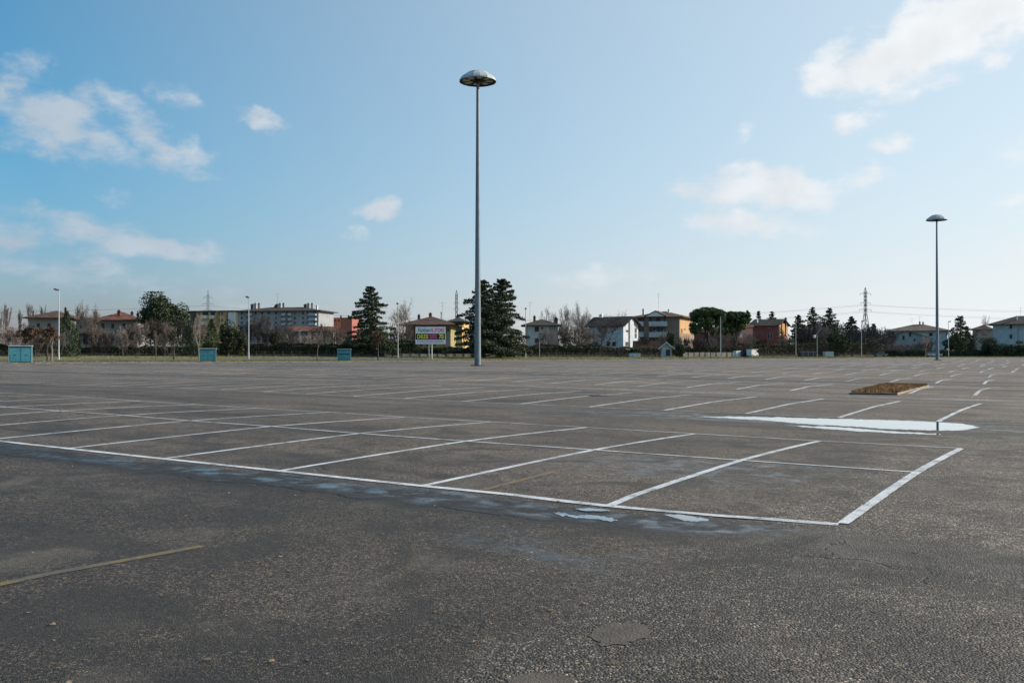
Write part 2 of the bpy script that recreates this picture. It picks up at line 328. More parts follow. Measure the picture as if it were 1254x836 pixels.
class MB:
    def __init__(s): s.v = []; s.f = []
    def box(s, x0, x1, y0, y1, z0, z1):
        b = len(s.v); s.v += [(x0,y0,z0),(x1,y0,z0),(x1,y1,z0),(x0,y1,z0),(x0,y0,z1),(x1,y0,z1),(x1,y1,z1),(x0,y1,z1)]
        s.f += [[b,b+3,b+2,b+1],[b+4,b+5,b+6,b+7],[b,b+1,b+5,b+4],[b+1,b+2,b+6,b+5],[b+2,b+3,b+7,b+6],[b+3,b,b+4,b+7]]; return s
    def tube(s, p, q, r0, r1, n=6, cap=True):
        p = Vector(p); q = Vector(q); d = (q-p)
        if d.length < 1e-6: return s
        d.normalize(); a = d.orthogonal().normalized(); c = d.cross(a); b = len(s.v)
        for P, R in ((p, r0), (q, r1)):
            for i in range(n):
                t = 2*PI*i/n; s.v.append(tuple(P+(a*math.cos(t)+c*math.sin(t))*R))
        for i in range(n): j = (i+1) % n; s.f.append([b+i, b+j, b+n+j, b+n+i])
        if cap: s.f.append([b+i for i in range(n)][::-1]); s.f.append([b+n+i for i in range(n)])
        return s
    def lathe(s, prof, n=24, c=(0, 0, 0)):
        b = len(s.v)
        for r, z in prof:
            for i in range(n): t = 2*PI*i/n; s.v.append((c[0]+r*math.cos(t), c[1]+r*math.sin(t), c[2]+z))
        for k in range(len(prof)-1):
            for i in range(n): j = (i+1) % n; s.f.append([b+k*n+i, b+k*n+j, b+(k+1)*n+j, b+(k+1)*n+i])
        return s
    def poly(s, pts): b = len(s.v); s.v += [tuple(p) for p in pts]; s.f.append(list(range(b, b+len(pts)))); return s
    def prism(s, prof, y0, y1):      # (x,z) outline extruded along y
        b = len(s.v); n = len(prof); s.v += [(x, y0, z) for x, z in prof]+[(x, y1, z) for x, z in prof]
        s.f += [[b+i for i in range(n)], [b+n+i for i in range(n)][::-1]]
        for i in range(n): j = (i+1) % n; s.f.append([b+j, b+i, b+n+i, b+n+j])
        return s
    def obj(s, name, m, parent=None, smooth=False): return mesh_obj(name, s.v, s.f, m, parent, smooth)

# ------------------------------------------------------------------ puddles (level, outline)
def outline(pts_px, z, wob=.5, seed=0):
    P = []
    n = len(pts_px)
    for i in range(n):
        (x0, y0), (x1, y1) = pts_px[i], pts_px[(i+1) % n]
        k = max(3, int(math.hypot(x1-x0, (y1-y0)*6)/2.2))
        for j in range(k):
            t = j/k; px = x0+(x1-x0)*t; py = y0+(y1-y0)*t
            w = mnoise.fractal(Vector((px*.10+seed*9, py*.35, seed)), .35, 2.2, 6)*wob*1.5
            P.append((px, py+w))
    out = []
    for px, py in P:
        d = (CAM[2]-z)*F/(py-HZ); out.append(spot(px, d))
    return out
ZW = -.150
PUD = []
def puddle_px(px, z, wob, seed): PUD.append((z, outline(px, z, wob, seed)))
puddle_px([(852,510.2),(905,509.6),(985,511.6),(1050,513.2),(1120,514.8),(1178,518.2),(1201,523.0),(1178,526.6),(1143,526.8),(1085,524.8),(1040,521.6),(985,518.8),(935,514.2),(890,511.6)], ZW, .32, 1)
puddle_px([(962,520.2),(1030,522.8),(1090,527.6),(1150,530.8),(1152,532.2),(1095,530.2),(1040,527.0),(985,522.6)], ZW+.002, .35, 2)
puddle_px([(812,629.2),(832,629.0),(850,631.6),(866,634.6),(868,636.6),(852,638.0),(838,636.6),(828,633.6)], -.019, .45, 3)
puddle_px([(704,622.2),(722,621.4),(744,623.4),(748,624.8),(730,625.2),(712,624.2)], -.015, .35, 4)
puddle_px([(676,626.6),(690,627.2),(700,629.6),(722,630.0),(738,631.4),(750,634.4),(758,637.6),(744,637.2),(730,635.0),(716,634.4),(700,632.4),(688,630.6)], -.022, .9, 5)
puddle_px([(1262,453.5),(1290,453),(1320,456),(1262,457)], -.29, .5, 10)

def seg_dist(px, py, poly):
    P = np.array(poly); Q = np.roll(P, -1, 0)
    X = px[:, None]; Y = py[:, None]
    dx = Q[:, 0]-P[:, 0]; dy = Q[:, 1]-P[:, 1]
    t = np.clip(((X-P[:, 0])*dx+(Y-P[:, 1])*dy)/(dx*dx+dy*dy+1e-12), 0, 1)
    d = np.sqrt(((P[:, 0]+t*dx-X)**2+(P[:, 1]+t*dy-Y)**2).min(1))
    c = ((P[:, 1] > Y) != (Q[:, 1] > Y)) & (X < (Q[:, 0]-P[:, 0])*(Y-P[:, 1])/(Q[:, 1]-P[:, 1]+1e-12)+P[:, 0])
    ins = c.sum(1) % 2 == 1
    return d, ins
def grade(x, y):
    """height of the lot surface with its hollows"""
    z = zlot(x, y)
    z = z.copy()
    for zw, poly in PUD:
        P = np.array(poly); lo = P.min(0)-1.2; hi = P.max(0)+1.2
        k = np.where((x > lo[0]) & (x < hi[0]) & (y > lo[1]) & (y < hi[1]))[0]
        if not len(k): continue
        d, ins = seg_dist(x[k], y[k], poly)
        base = z[k]
        t = np.clip(d/1.0, 0, 1); t = t*t*(3-2*t)
        out = (zw-.004)*(1-t)+np.maximum(base, zw-.004)*t
        inn = np.minimum(base, zw-.004-.012*np.clip(d/.25, 0, 1))
        z[k] = np.where(ins, inn, out)
    return z

# ------------------------------------------------------------------ the lot surface
def axis(parts):
    a = []
    for lo, hi, st in parts: a += list(np.arange(lo, hi, st))
    a.append(parts[-1][1]); return np.array(a)
gx = axis([(-1800,-400,100),(-400,-200,20),(-200,-60,4),(-60,-20,1),(-20,-9,.4),(-9,4,.12),(4,20,.6),(20,80,4),(80,300,20),(300,1800,100)])
gy = axis([(-1500,-300,100),(-300,-40,20),(-40,-12,4),(-12,-2,.4),(-2,.2,.08),(.2,11,.3),(11,17.4,.1),(17.4,60,.6),(60,110,1.2),(110,300,4),(300,700,20),(700,2000,100)])
GX, GY = np.meshgrid(gx, gy); xf, yf = GX.ravel(), GY.ravel()
zf = grade(xf, yf)
rr_ = (xf-CAM[0])*RT[0]+(yf-CAM[1])*RT[1]; ff_ = (xf-CAM[0])*FW[0]+(yf-CAM[1])*FW[1]
pp_ = (rr_-E0[0])*EN[0]+(ff_-E0[1])*EN[1]
zf -= np.clip((pp_-1)/12, 0, 1)*1.6
nx = len(gx); ii, jj = np.meshgrid(np.arange(nx-1), np.arange(len(gy)-1)); a = (jj*nx+ii).ravel()
faces = np.stack([a, a+1, a+nx+1, a+nx], 1)
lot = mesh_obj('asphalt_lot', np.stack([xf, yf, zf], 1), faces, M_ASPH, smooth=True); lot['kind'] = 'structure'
for i, (zw, poly) in enumerate(PUD[:5]):
    o = mesh_obj('puddle', [(x, y, zw) for x, y in poly], [list(range(len(poly)))], M_WATER)
    tag(o, None, None, kind='structure')
# ground behind the kerb
srange = np.concatenate([np.arange(-900, -120, 60), np.arange(-120, 420, 6), np.arange(420, 1500, 80)])
prange = np.concatenate([[0.0, .14, .5, 2], np.arange(5, 80, 3), np.arange(80, 400, 20), np.arange(400, 2600, 150)])
V = []
for p in prange:
    for s_ in srange:
        x, y = edge_pt(p, s_); V.append((x, y, (zl(x, y)+.11 if p < .3 else terr(x, y)+.02*mnoise.noise(Vector((x*.3, y*.3, 0))))))
ns = len(srange); Fs = [[j*ns+i, j*ns+i+1, (j+1)*ns+i+1, (j+1)*ns+i] for j in range(len(prange)-1) for i in range(ns-1)]
M_GRASS = mat('winter_grass', (.11, .11, .04), .95, .35, .25, .6, 3, col2=(.20, .175, .075))
verge = mesh_obj('grass_verge', V, Fs, M_GRASS, smooth=True); verge['kind'] = 'structure'
M_CONC = mat('weathered_concrete', (.24, .225, .20), .9, .3, 1.0, .4, 8)
kb = MB()
ks = list(np.arange(-120, 420, 4.0))
for a_, b_ in zip(ks[:-1], ks[1:]):
    q = []
    for s_ in (a_, b_-.02):
        for p in (-.14, .14):
            x, y = edge_pt(p, s_); z = zl(x, y); q.append((x, y, z))
    n0 = len(kb.v); kb.v += [(x, y, z-.1) for x, y, z in q]+[(x, y, z+.125) for x, y, z in q]
    kb.f += [[n0, n0+2, n0+6, n0+4], [n0+1, n0+5, n0+7, n0+3], [n0+4, n0+6, n0+7, n0+5], [n0, n0+4, n0+5, n0+1], [n0+2, n0+3, n0+7, n0+6]]
k_ = kb.obj('kerb', M_CONC); k_['kind'] = 'structure'
# service road strip through the verge on the left
V = []
for s_ in np.arange(-60, 75, 5.0):
    for p in (13, 15.5, 18, 20.5):
        x, y = edge_pt(p, s_); V.append((x, y, terr(x, y)+.05))
Fs = [[i*4+j, i*4+j+1, i*4+j+5, i*4+j+4] for i in range(26) for j in range(3)]
M_ROAD = mat('old_road_asphalt', (.11, .105, .10), .9, .2, 1.5, .3, 30)
o = mesh_obj('service_road', V, Fs, M_ROAD); o['kind'] = 'structure'

# ------------------------------------------------------------------ painted markings (parts of the lot)
def ribbon(pts, w, seed=0, step=.6):
    P = []
    for (a_, b_) in zip(pts[:-1], pts[1:]):
        n_ = max(1, int(math.dist(a_, b_)/step)); P += [(a_[0]+(b_[0]-a_[0])*i/n_, a_[1]+(b_[1]-a_[1])*i/n_) for i in range(n_)]
    P.append(pts[-1]); P = np.array(P); T = np.gradient(P, axis=0); T /= np.linalg.norm(T, axis=1)[:, None]; Nn = np.stack([-T[:, 1], T[:, 0]], 1)
    wl = np.array([w/2*(1+.10*mnoise.noise(Vector((p[0]*3, p[1]*3, seed)))+.16*mnoise.noise(Vector((p[0]*11, p[1]*11, seed)))) for p in P]); wr = np.array([w/2*(1+.10*mnoise.noise(Vector((p[0]*3, p[1]*3, seed+5)))+.16*mnoise.noise(Vector((p[0]*11, p[1]*11, seed+5)))) for p in P])
    A = P+Nn*wl[:, None]; B = P-Nn*wr[:, None]
    d = math.dist(pts[0], CAM[:2]); off = .004 if d < 22 else (.007 if d < 60 else .012)
    za = grade(A[:, 0].copy(), A[:, 1].copy())+off; zb = grade(B[:, 0].copy(), B[:, 1].copy())+off
    n = len(P); v = [(A[i, 0], A[i, 1], za[i]) for i in range(n)]+[(B[i, 0], B[i, 1], zb[i]) for i in range(n)]
    return v, [[n+i, n+i+1, i+1, i] for i in range(n-1)]
lines = []     # (distance, name, v, f, material)
def line(name, pts, w, m, zoff=0, step=.6):
    if step == .6 and math.dist(pts[0], CAM[:2]) < 34 and math.dist(pts[-1], CAM[:2]) < 60: step = .12
    v, f = ribbon(pts, w, len(lines), step)
    if zoff: v = [(x, y, z+zoff) for x, y, z in v]
    mx, my = (pts[0][0]+pts[-1][0])/2, (pts[0][1]+pts[-1][1])/2
    lines.append((min(math.dist(p, CAM[:2]) for p in (pts[0], pts[-1], (mx, my))), name, v, f, m))
G = ground_at
NP = [(744,617),(516.6,594.8),(341.6,576.4),(199,561.5),(82.3,549)]
MP = [(907,563.4),(726.9,550.7),(570,540),(440,530.6),(332,522),(232,515),(150.2,508.3),(74.6,503),(10,498.4)]
FP = [(1002.8,539.7),(850.6,530.9),(718.7,523.2),(600.8,516.4),(495.5,510.6),(402.9,504.6),(314.8,499.8)]
WS = 2.564
nw = [G(*p) for p in NP]; mw = [G(*p) for p in MP]; fw_ = [G(*p) for p in FP]
def ext(lst, n, w=WS):
    out = list(lst); dx = (lst[-1][0]-lst[2][0])/(len(lst)-3); dy = (lst[-1][1]-lst[2][1])/(len(lst)-3)*.3
    while len(out) < n: out.append((out[-1][0]+dx, out[-1][1]+dy))
    return out
nw, mw, fw_ = ext(nw, 30), ext(mw, 30), ext(fw_, 30)
cN, cM, cF = G(1026, 642.0), G(1120, 578), G(1177, 548.8)
for k in range(30): line('bay_line', [nw[k], mw[k], fw_[k]], 0.108 if k < 3 else .10, M_PAINT, .0)
line('row_line', [cN]+nw, .125, M_PAINT, .003)
line('row_line', [cM]+mw, .085, M_PAINT, .003)
line('row_line', [cF]+fw_, .085, M_PAINT, .003)
line('end_line', [G(1031.5, 641.0), G(1119.5, 580), G(1176, 549.4)], .115, M_PAINT, .006)
# second double row
GP = [(1148,515.7),(1027.4,510.9),(911.9,506.6),(814.5,502.),(720.6,498.3),(636.4,494.5),(560.6,491.9),(491.7,488.2),(425.8,485.5),(368.4,482.6)]
FP2 = [(1199.6,494.3),(1102,491.2),(1011.4,488),(930,485.5)]
gw = [(G(*p)[0], 16.91) for p in GP]
gw = ext(gw, 36)
x0f = G(*FP2[0])[0]
for k in range(36):
    top = (G(*FP2[k])[0] if k < 4 else gw[k][0]-.12, 25.9)
    line('bay_line', [gw[k], ((gw[k][0]+top[0])/2, 21.4), top], .125, M_PAINT)
line('row_line', [(9, 16.91), (-6, 16.91), (-30, 16.91), (-95, 16.91)], .075, M_PAINT_OLD, .003, 1)
line('row_line', [(6, 23.4), (-6, 23.4), (-30, 23.4), (-95, 23.4)], .07, M_PAINT_OLD, .003, 1)
line('row_line', [(6, 25.9), (-6, 25.9), (-30, 25.9), (-95, 25.9)], .06, M_PAINT_OLD, .003, 1)
def inside(x, y): return perp(x, y)[0] < -5
def clip_x(y):         # smallest x of a row before it meets the far kerb
    x = 60.
    while x > -140 and inside(x, y): x -= 1.0
    return x+2
for b in range(2, 16):
    y0 = 16.91*b; x0 = -.1-1.35*b
    xr = x0 if b < 5 else 30+6*b
    xl = clip_x(y0+9)
    if xl > xr-3: continue
    n0 = int((xr-x0)/WS)
    k = -n0; sh = random.Random(b).uniform(0, WS) if b >= 5 else 0
    while x0-k*WS > xl:
        x = x0-k*WS+sh
        if not (b == 2 and -8.3 < x < -5.9):
            line('bay_line', [(x+.25, y0), (x, y0+4.5), (x-.05, y0+9)], .15 if b < 6 else .19, M_PAINT if (k*7+b*3) % 6 and b < 13 else M_PAINT_OLD, 0, 1.5)
        k += 1
    for yy, w in ((y0, .13), (y0+4.5, .08), (y0+9, .11)):
        line('row_line', [(xr, yy), (xl, yy)], w, M_PAINT_OLD, .004, 3)
line('yellow_line', [G(-30, 721.5), G(60, 702), G(150, 686), G(248, 668)], .10, M_YEL)
line('yellow_line', [G(592, 599.5), G(640, 587), G(680, 577)], .09, M_YEL)
lines.sort(key=lambda t: t[0])
for d, name, v, f, m in lines[:296]: mesh_obj(name, v, f, m, lot)
for m in (M_PAINT, M_PAINT_OLD):
    V = []; Fs = []
    for d, name, v, f, mm in lines[296:]:
        if mm is not m: continue
        n0 = len(V); V += v; Fs += [[i+n0 for i in q] for q in f]
    if V: o = mesh_obj('distant_bay_lines', V, Fs, m, lot); o['kind'] = 'stuff'
# smooth tar patches in the coarse surface and a manhole
M_TAR = mat('tar_patch', (.095, .080, .066), .8, .2, 6, .4, 60)
def patch(name, px, m, wob, off, seed):
    P = []
    cx = sum(p[0] for p in px)/len(px); cy = sum(p[1] for p in px)/len(px)
    for i in range(len(px)):
        (xa, ya), (xb, yb) = px[i], px[(i+1) % len(px)]
        for j in range(6):
            t = j/6; X_, Y_ = xa+(xb-xa)*t, ya+(yb-ya)*t
            P.append(G(X_+wob*2*mnoise.noise(Vector((X_*.15, Y_*.3, seed))), Y_+wob*mnoise.noise(Vector((X_*.15, Y_*.3, seed+3)))))
    c = G(cx, cy)
    V = [(*c, zl(*c)+off)]+[(x, y, zl(x, y)+off-.001) for x, y in P]
    return mesh_obj(name, V, [[0, i, i % len(P)+1] for i in range(1, len(P)+1)], m, lot)
patch('tar_patch', [(720,775),(735,764),(770,761),(798,768),(796,778),(770,787),(738,790)], M_TAR, 4, .005, 1)
patch('tar_patch', [(612,836),(640,824),(690,825),(705,834),(690,846),(625,846)], M_TAR, 4, .005, 2)
M_IRON = mat('cast_iron', (.03, .028, .026), .6, .2, 5)
mx_, my_ = G(731, 484.6)
q = MB(); q.lathe([(0, .02), (.33, .02), (.36, .012), (.42, 0)], 20); o = q.obj('manhole_cover', M_IRON, lot); o.location = (mx_, my_, zl(mx_, my_)+.004)

# planting island: dead grass in a kerbed bed
isl = [G(1040, 482.6), G(1099, 483.6), G(1138, 473.4), G(1084, 472.2)]
M_DEAD = mat('dead_grass', (.26, .14, .065), .95, .35, 2.5, .8, 14, col2=(.36, .22, .10))
it = thing('planting_island', 'kerbed rectangular bed of brown dead grass out among the parking bays', 'planting bed')
ic = np.mean(isl, axis=0)
zi = zl(*ic)
def shrink(p, k): dx, dy = p[0]-ic[0], p[1]-ic[1]; L_ = math.hypot(dx, dy); return (p[0]-dx/L_*k, p[1]-dy/L_*k)
inner = [shrink(p, .22) for p in isl]
for i in range(4):
    j = (i+1) % 4; A, B, a_, b_ = isl[i], isl[j], inner[i], inner[j]
    q = MB(); q.v = [(*A, zi-.1), (*B, zi-.1), (*b_, zi-.1), (*a_, zi-.1), (*A, zi+.02), (*B, zi+.02), (*b_, zi+.035), (*a_, zi+.035)]
    q.f = [[0,1,5,4],[1,2,6,5],[2,3,7,6],[3,0,4,7],[4,5,6,7]]; q.obj('kerb_stone', mat('sunlit_kerb', (.28, .23, .15), .9, .2, 3) if i == 1 else mat('shaded_earthy_kerb', (.12, .085, .055), .95, .3, 3), it)  # sun side of the kerb painted paler, the shaded sides darker brown
V = []; n_ = 24
for i in range(n_+1):
    for j in range(n_+1):
        u, v = i/n_, j/n_
        x = (inner[0][0]*(1-u)+inner[1][0]*u)*(1-v)+(inner[3][0]*(1-u)+inner[2][0]*u)*v
        y = (inner[0][1]*(1-u)+inner[1][1]*u)*(1-v)+(inner[3][1]*(1-u)+inner[2][1]*u)*v
        V.append((x, y, zi+.055+.09*math.sin(PI*u)*math.sin(PI*v)+.03*mnoise.noise(Vector((x*2, y*2, 0)))))
mesh_obj('soil', V, [[i*(n_+1)+j, (i+1)*(n_+1)+j, (i+1)*(n_+1)+j+1, i*(n_+1)+j+1] for i in range(n_) for j in range(n_)], M_DEAD, it, True)
rs = np.random.RandomState(3)
V = []; Fs = []
for _ in range(5000):
    u, v = rs.rand(2)
    x = (inner[0][0]*(1-u)+inner[1][0]*u)*(1-v)+(inner[3][0]*(1-u)+inner[2][0]*u)*v
    y = (inner[0][1]*(1-u)+inner[1][1]*u)*(1-v)+(inner[3][1]*(1-u)+inner[2][1]*u)*v
    h = rs.uniform(.04, .13); a_ = rs.uniform(0, 6.28); dx, dy = math.cos(a_)*.02, math.sin(a_)*.02; n0 = len(V)
    V += [(x-dx, y-dy, zi+.05), (x+dx, y+dy, zi+.05), (x+rs.uniform(-.06, .06), y+rs.uniform(-.06, .06), zi+.07+.08*math.sin(PI*u)*math.sin(PI*v)+h*.8)]; Fs.append([n0, n0+1, n0+2])
o = mesh_obj('dry_grass', V, Fs, M_DEAD, it); o['kind'] = 'stuff'

# ------------------------------------------------------------------ high-mast lights
M_STEEL = mat('galvanised_steel', (.15, .185, .21), .5, .10, 1.5, .1, 30, metal=.15, spec=.5)
M_SHELL = mat('pale_metal_shell', (.40, .44, .46), .6, .06, 2, spec=.35)
M_DARK = mat('dark_metal', (.035, .03, .03), .6, .1, 3)
M_LAMPG = mat('lamp_glass', (.36, .38, .40), .2, .1, 3, spec=.6)
def high_mast(x, y, H, R, r0, label, rot=0):
    z = zl(x, y); t = thing('high_mast_light', label, 'floodlight mast', (x, y, z), rot, 'tall masts with round canopy lights')
    MB().lathe([(0, .10), (.85, .10), (.85, 0), (.86, -.1)][::-1], 24).obj('base_plate', M_DARK, t)
    zr = H-1.35*R/2.3
    q = MB(); segs = 12
    q.lathe([(r0+(r0*.45-r0)*k/segs, .10+(zr-.1)*k/segs) for k in range(segs+1)], 16); q.obj('pole', M_STEEL, t, True)
    d = MB().box(-.12, .12, -r0*1.03-.01, -r0*.9, .9, 1.7); d.obj('service_door', M_STEEL, t)
    for k in range(8):       # facetted shell, one panel per face
        a0, a1 = 2*PI*k/8, 2*PI*(k+1)/8-.012
        q = MB(); pr = [(R, zr), (R*1.0, zr+.20*R/2.3), (R*.90, zr+.50*R/2.3), (R*.52, zr+1.12*R/2.3), (R*.18, zr+1.33*R/2.3), (0.02, zr+1.35*R/2.3)]
        for rr, zz in pr:
            for a_ in (a0, (a0+a1)/2, a1):
                rr2 = rr*(1.0 if a_ != (a0+a1)/2 else .985); q.v.append((rr2*math.cos(a_), rr2*math.sin(a_), zz))
        for i in range(len(pr)-1):
            for j in range(2): q.f.append([i*3+j, i*3+j+1, i*3+j+4, i*3+j+3])
        q.obj('shell_panel', M_SHELL, t)
    MB().lathe([(R*.985, zr+.01), (R*.9, zr+.02), (R*.86, zr+.16), (R*.2, zr+.30), (r0*.45, zr+.30)][::-1], 32).obj('soffit', M_DARK, t)
    MB().lathe([(R*.16, zr+.30), (R*.16, zr-.05), (R*.10, zr-.22), (r0*.44, zr-.24)], 16).obj('hub', M_DARK, t)
    for k in range(8):
        a_ = 2*PI*(k+.5)/8; q = MB(); c = Vector((math.cos(a_), math.sin(a_), 0)); s_ = Vector((-c.y, c.x, 0))
        zz = zr+.06
        pts = [c*R*.42-s_*R*.10, c*R*.42+s_*R*.10, c*R*.80+s_*R*.17, c*R*.80-s_*R*.17]
        q.v = [(p.x, p.y, zz+.04) for p in pts]+[(p.x, p.y, zz+.16) for p in pts]; q.f = [[3,2,1,0],[0,1,5,4],[1,2,6,5],[2,3,7,6],[3,0,4,7]]
        q.obj('floodlight', M_LAMPG, t)
    return t
x, y = spot(585, 113); high_mast(x, y, hz(86, 113)-zl(x, y), 46/2*113/F, .40, 'tall grey floodlight mast in the middle with wide round canopy, the nearer of two', .35)
x, y = spot(1147.8, 184); high_mast(x, y, hz(262.5, 184)-zl(x, y), 24.5/2*184/F, .33, 'tall grey floodlight mast on the right with round canopy, the farther of two', .1)
# ------------------------------------------------------------------ vegetation
LEAFM = {}
def leafmat(name, col, col2=None):
    return mat(name, col, .85, .35, .9, 0, spec=.2, col2=col2)
M_CEDAR = leafmat('cedar_needles', (.052, .072, .045), (.115, .140, .080))
M_CYP = leafmat('cypress_needles', (.042, .062, .038), (.085, .110, .058))
M_PINE = leafmat('pine_needles', (.062, .098, .042), (.120, .165, .065))
M_OLIVE = leafmat('evergreen_leaves', (.045, .060, .028), (.085, .10, .045))
M_IVY = leafmat('ivy_leaves', (.045, .052, .030), (.090, .095, .050))
M_BROWN = leafmat('withered_leaves', (.085, .055, .040), (.14, .092, .062))
M_TWIG = mat('grey_brown_twigs', (.135, .110, .098), .9, .25, 1)
M_TWIGD = mat('dark_twigs', (.060, .048, .042), .9, .25, 1)
M_TWIGP = mat('pale_twigs', (.22, .185, .165), .9, .2, 1)
M_BARK = mat('bark', (.085, .068, .055), .95, .35, 3, .5, 12)

def quads(P, size, rs, flat=0.0):
    """small leaf faces at the points P"""
    n = len(P); a = rs.normal(size=(n, 3)); b = rs.normal(size=(n, 3))
    if flat: a[:, 2] *= (1-flat); b[:, 2] *= (1-flat)
    a /= np.linalg.norm(a, axis=1)[:, None]; b -= a*(a*b).sum(1)[:, None]; b /= np.linalg.norm(b, axis=1)[:, None]
    s = size*rs.uniform(.55, 1.3, size=(n, 1)); a = a*s; b = b*s*.6
    V = np.stack([P-a, P+b*.8, P+a, P-b*.8], 1).reshape(-1, 3); i = np.arange(n)*4
    return V, np.stack([i, i+1, i+2, i+3], 1)
def leaf_obj(name, P, size, m, parent, rs, flat=0.0):
    V, Fq = quads(np.asarray(P), size, rs, flat); return mesh_obj(name, V, Fq, m, parent)

def cedar(name, label, px, d, ytop, wpx, ybot=None, m=None, group=None, seed=0, tiers=15, lean=1.0, power=.8, n=9000, cat='tree', leaf=.16, lopside=0, base_frac=.08):
    x, y = spot(px, d); zb = terr(x, y); H = hz(ytop, d)-zb; R = wpx/2*d/F
    rs = np.random.RandomState(seed+11); t = thing(name, label, cat, (x, y, zb-.1), 0, group)
    tr = MB(); tr.tube((0, 0, 0), (0, 0, H*.5), .035*H*.55+.08, .018*H*.5+.05, 8); tr.tube((0, 0, H*.5), (.02*H, 0, H*.97), .018*H*.5+.05, .03, 6)
    pts = []; 
    nbr = int(tiers*7)
    for k in range(nbr):
        h = base_frac+(1-base_frac)*((k+rs.uniform(-1.5, 1.5))/nbr); h = min(.975, max(base_frac*.8, h))
        az_ = k*2.399+rs.uniform(-.4, .4); rb = (R*1.15*max(0, 1-h)**power*rs.uniform(.5, 1.18)+.25)*(1+lopside*math.cos(az_+YAW))
        rise = (rs.uniform(-.10, .16)+.55*max(0, h-.55)*1.6)*lean; hh = h*H
        if hh+rise*rb > H: rise = (H-hh)/rb*.9
        tip = Vector((rb*math.cos(az_), rb*math.sin(az_), hh+rise*rb)); tr.tube((0, 0, hh-.1*rb), tip*.92, .02*rb+.03, .015, 3, False)
        m_ = max(14, int(n/nbr*1.5*(rb/R+.12)))
        tt = rs.beta(1.5, .9, m_); lat = rs.normal(size=m_)*(rb*.13+.06)*(1.15-tt)**.6
        droop = -.12*rb*tt**2+rs.normal(size=m_)*(.022*rb+.06)
        pts.append(np.stack([tt*rb*math.cos(az_)-lat*math.sin(az_), tt*rb*math.sin(az_)+lat*math.cos(az_), hh+rise*rb*tt+droop], 1))
    pts.append(np.stack([rs.normal(size=60)*.12, rs.normal(size=60)*.12, H-rs.uniform(0, .10, 60)*H], 1))
    P = np.concatenate(pts); P = P[P[:, 2] > .25]; P[:, 2] = np.minimum(P[:, 2], H*1.0)
    tr.obj('trunk', M_BARK, t); leaf_obj('crown', P, leaf*1.15, m or M_CEDAR, t, rs, .45)
    return t
def bushy(name, label, px, d, ytop, wpx, ybase=None, m=None, group=None, seed=0, n=5000, clumps=22, leaf=.15, trunkH=.12, cat='tree', squash=1.0, depth=None):
    x, y = spot(px, d); zb = terr(x, y); H = hz(ytop, d)-zb; R = wpx/2*d/F
    rs = np.random.RandomState(seed+29); t = thing(name, label, cat, (x, y, zb-.1), 0, group)
    c0 = H*trunkH; hh = (H-c0)/2; pts = []
    tr = MB(); tr.tube((0, 0, 0), (0, 0, c0+hh*.8), .03*H*.5+.05, .05, 6)
    for k in range(clumps):
        v = rs.normal(size=3); v /= np.linalg.norm(v); rad = rs.uniform(.15, .80)
        c = np.array([v[0]*R*rad, v[1]*R*rad, c0+hh+v[2]*hh*rad*squash*1.06]); cs = rs.uniform(.22, .40)
        tr.tube((0, 0, c0+hh*.3), tuple(c), .06, .02, 3, False)
        m_ = n//clumps; q = rs.normal(size=(m_, 3)); q /= np.linalg.norm(q, axis=1)[:, None]; q *= rs.uniform(.3, 1, size=(m_, 1))**.5
        pts.append(c+q*np.array([R*cs*1.25, R*cs*1.25, hh*cs*1.1]))
    P = np.concatenate(pts); P[:, 2] = np.clip(P[:, 2], .05, H)
    tr.obj('trunk', M_BARK, t); leaf_obj('crown', P, leaf*1.25, m or M_OLIVE, t, rs)
    return t
def spindle(name, label, px, d, ytop, wpx, m=None, group=None, seed=0, n=3500, leaf=.14, tip=1.0, cat='tree'):
    x, y = spot(px, d); zb = terr(x, y); H = hz(ytop, d)-zb; R = wpx/2*d/F
    rs = np.random.RandomState(seed+41); t = thing(name, label, cat, (x, y, zb-.1), 0, group)
    MB().tube((0, 0, 0), (0, 0, H*.9), .12, .03, 6).obj('trunk', M_BARK, t)
    h = rs.beta(1.1, 1.4, n); a = rs.uniform(0, 2*PI, n); lob = 1+.22*np.sin(a*3+h*9)+.15*np.sin(h*31+a*5)
    r = R*np.sin(np.clip(h*.93+.07, 0, 1)**.6*PI)**.6*lob*(1-h*.35*tip)*rs.uniform(.35, 1, n)**.4
    P = np.stack([r*np.cos(a), r*np.sin(a), h*H+rs.normal(size=n)*.08], 1); P[:, 2] = np.clip(P[:, 2], .05, H)
    leaf_obj('crown', P, leaf, m or M_CYP, t, rs); return t
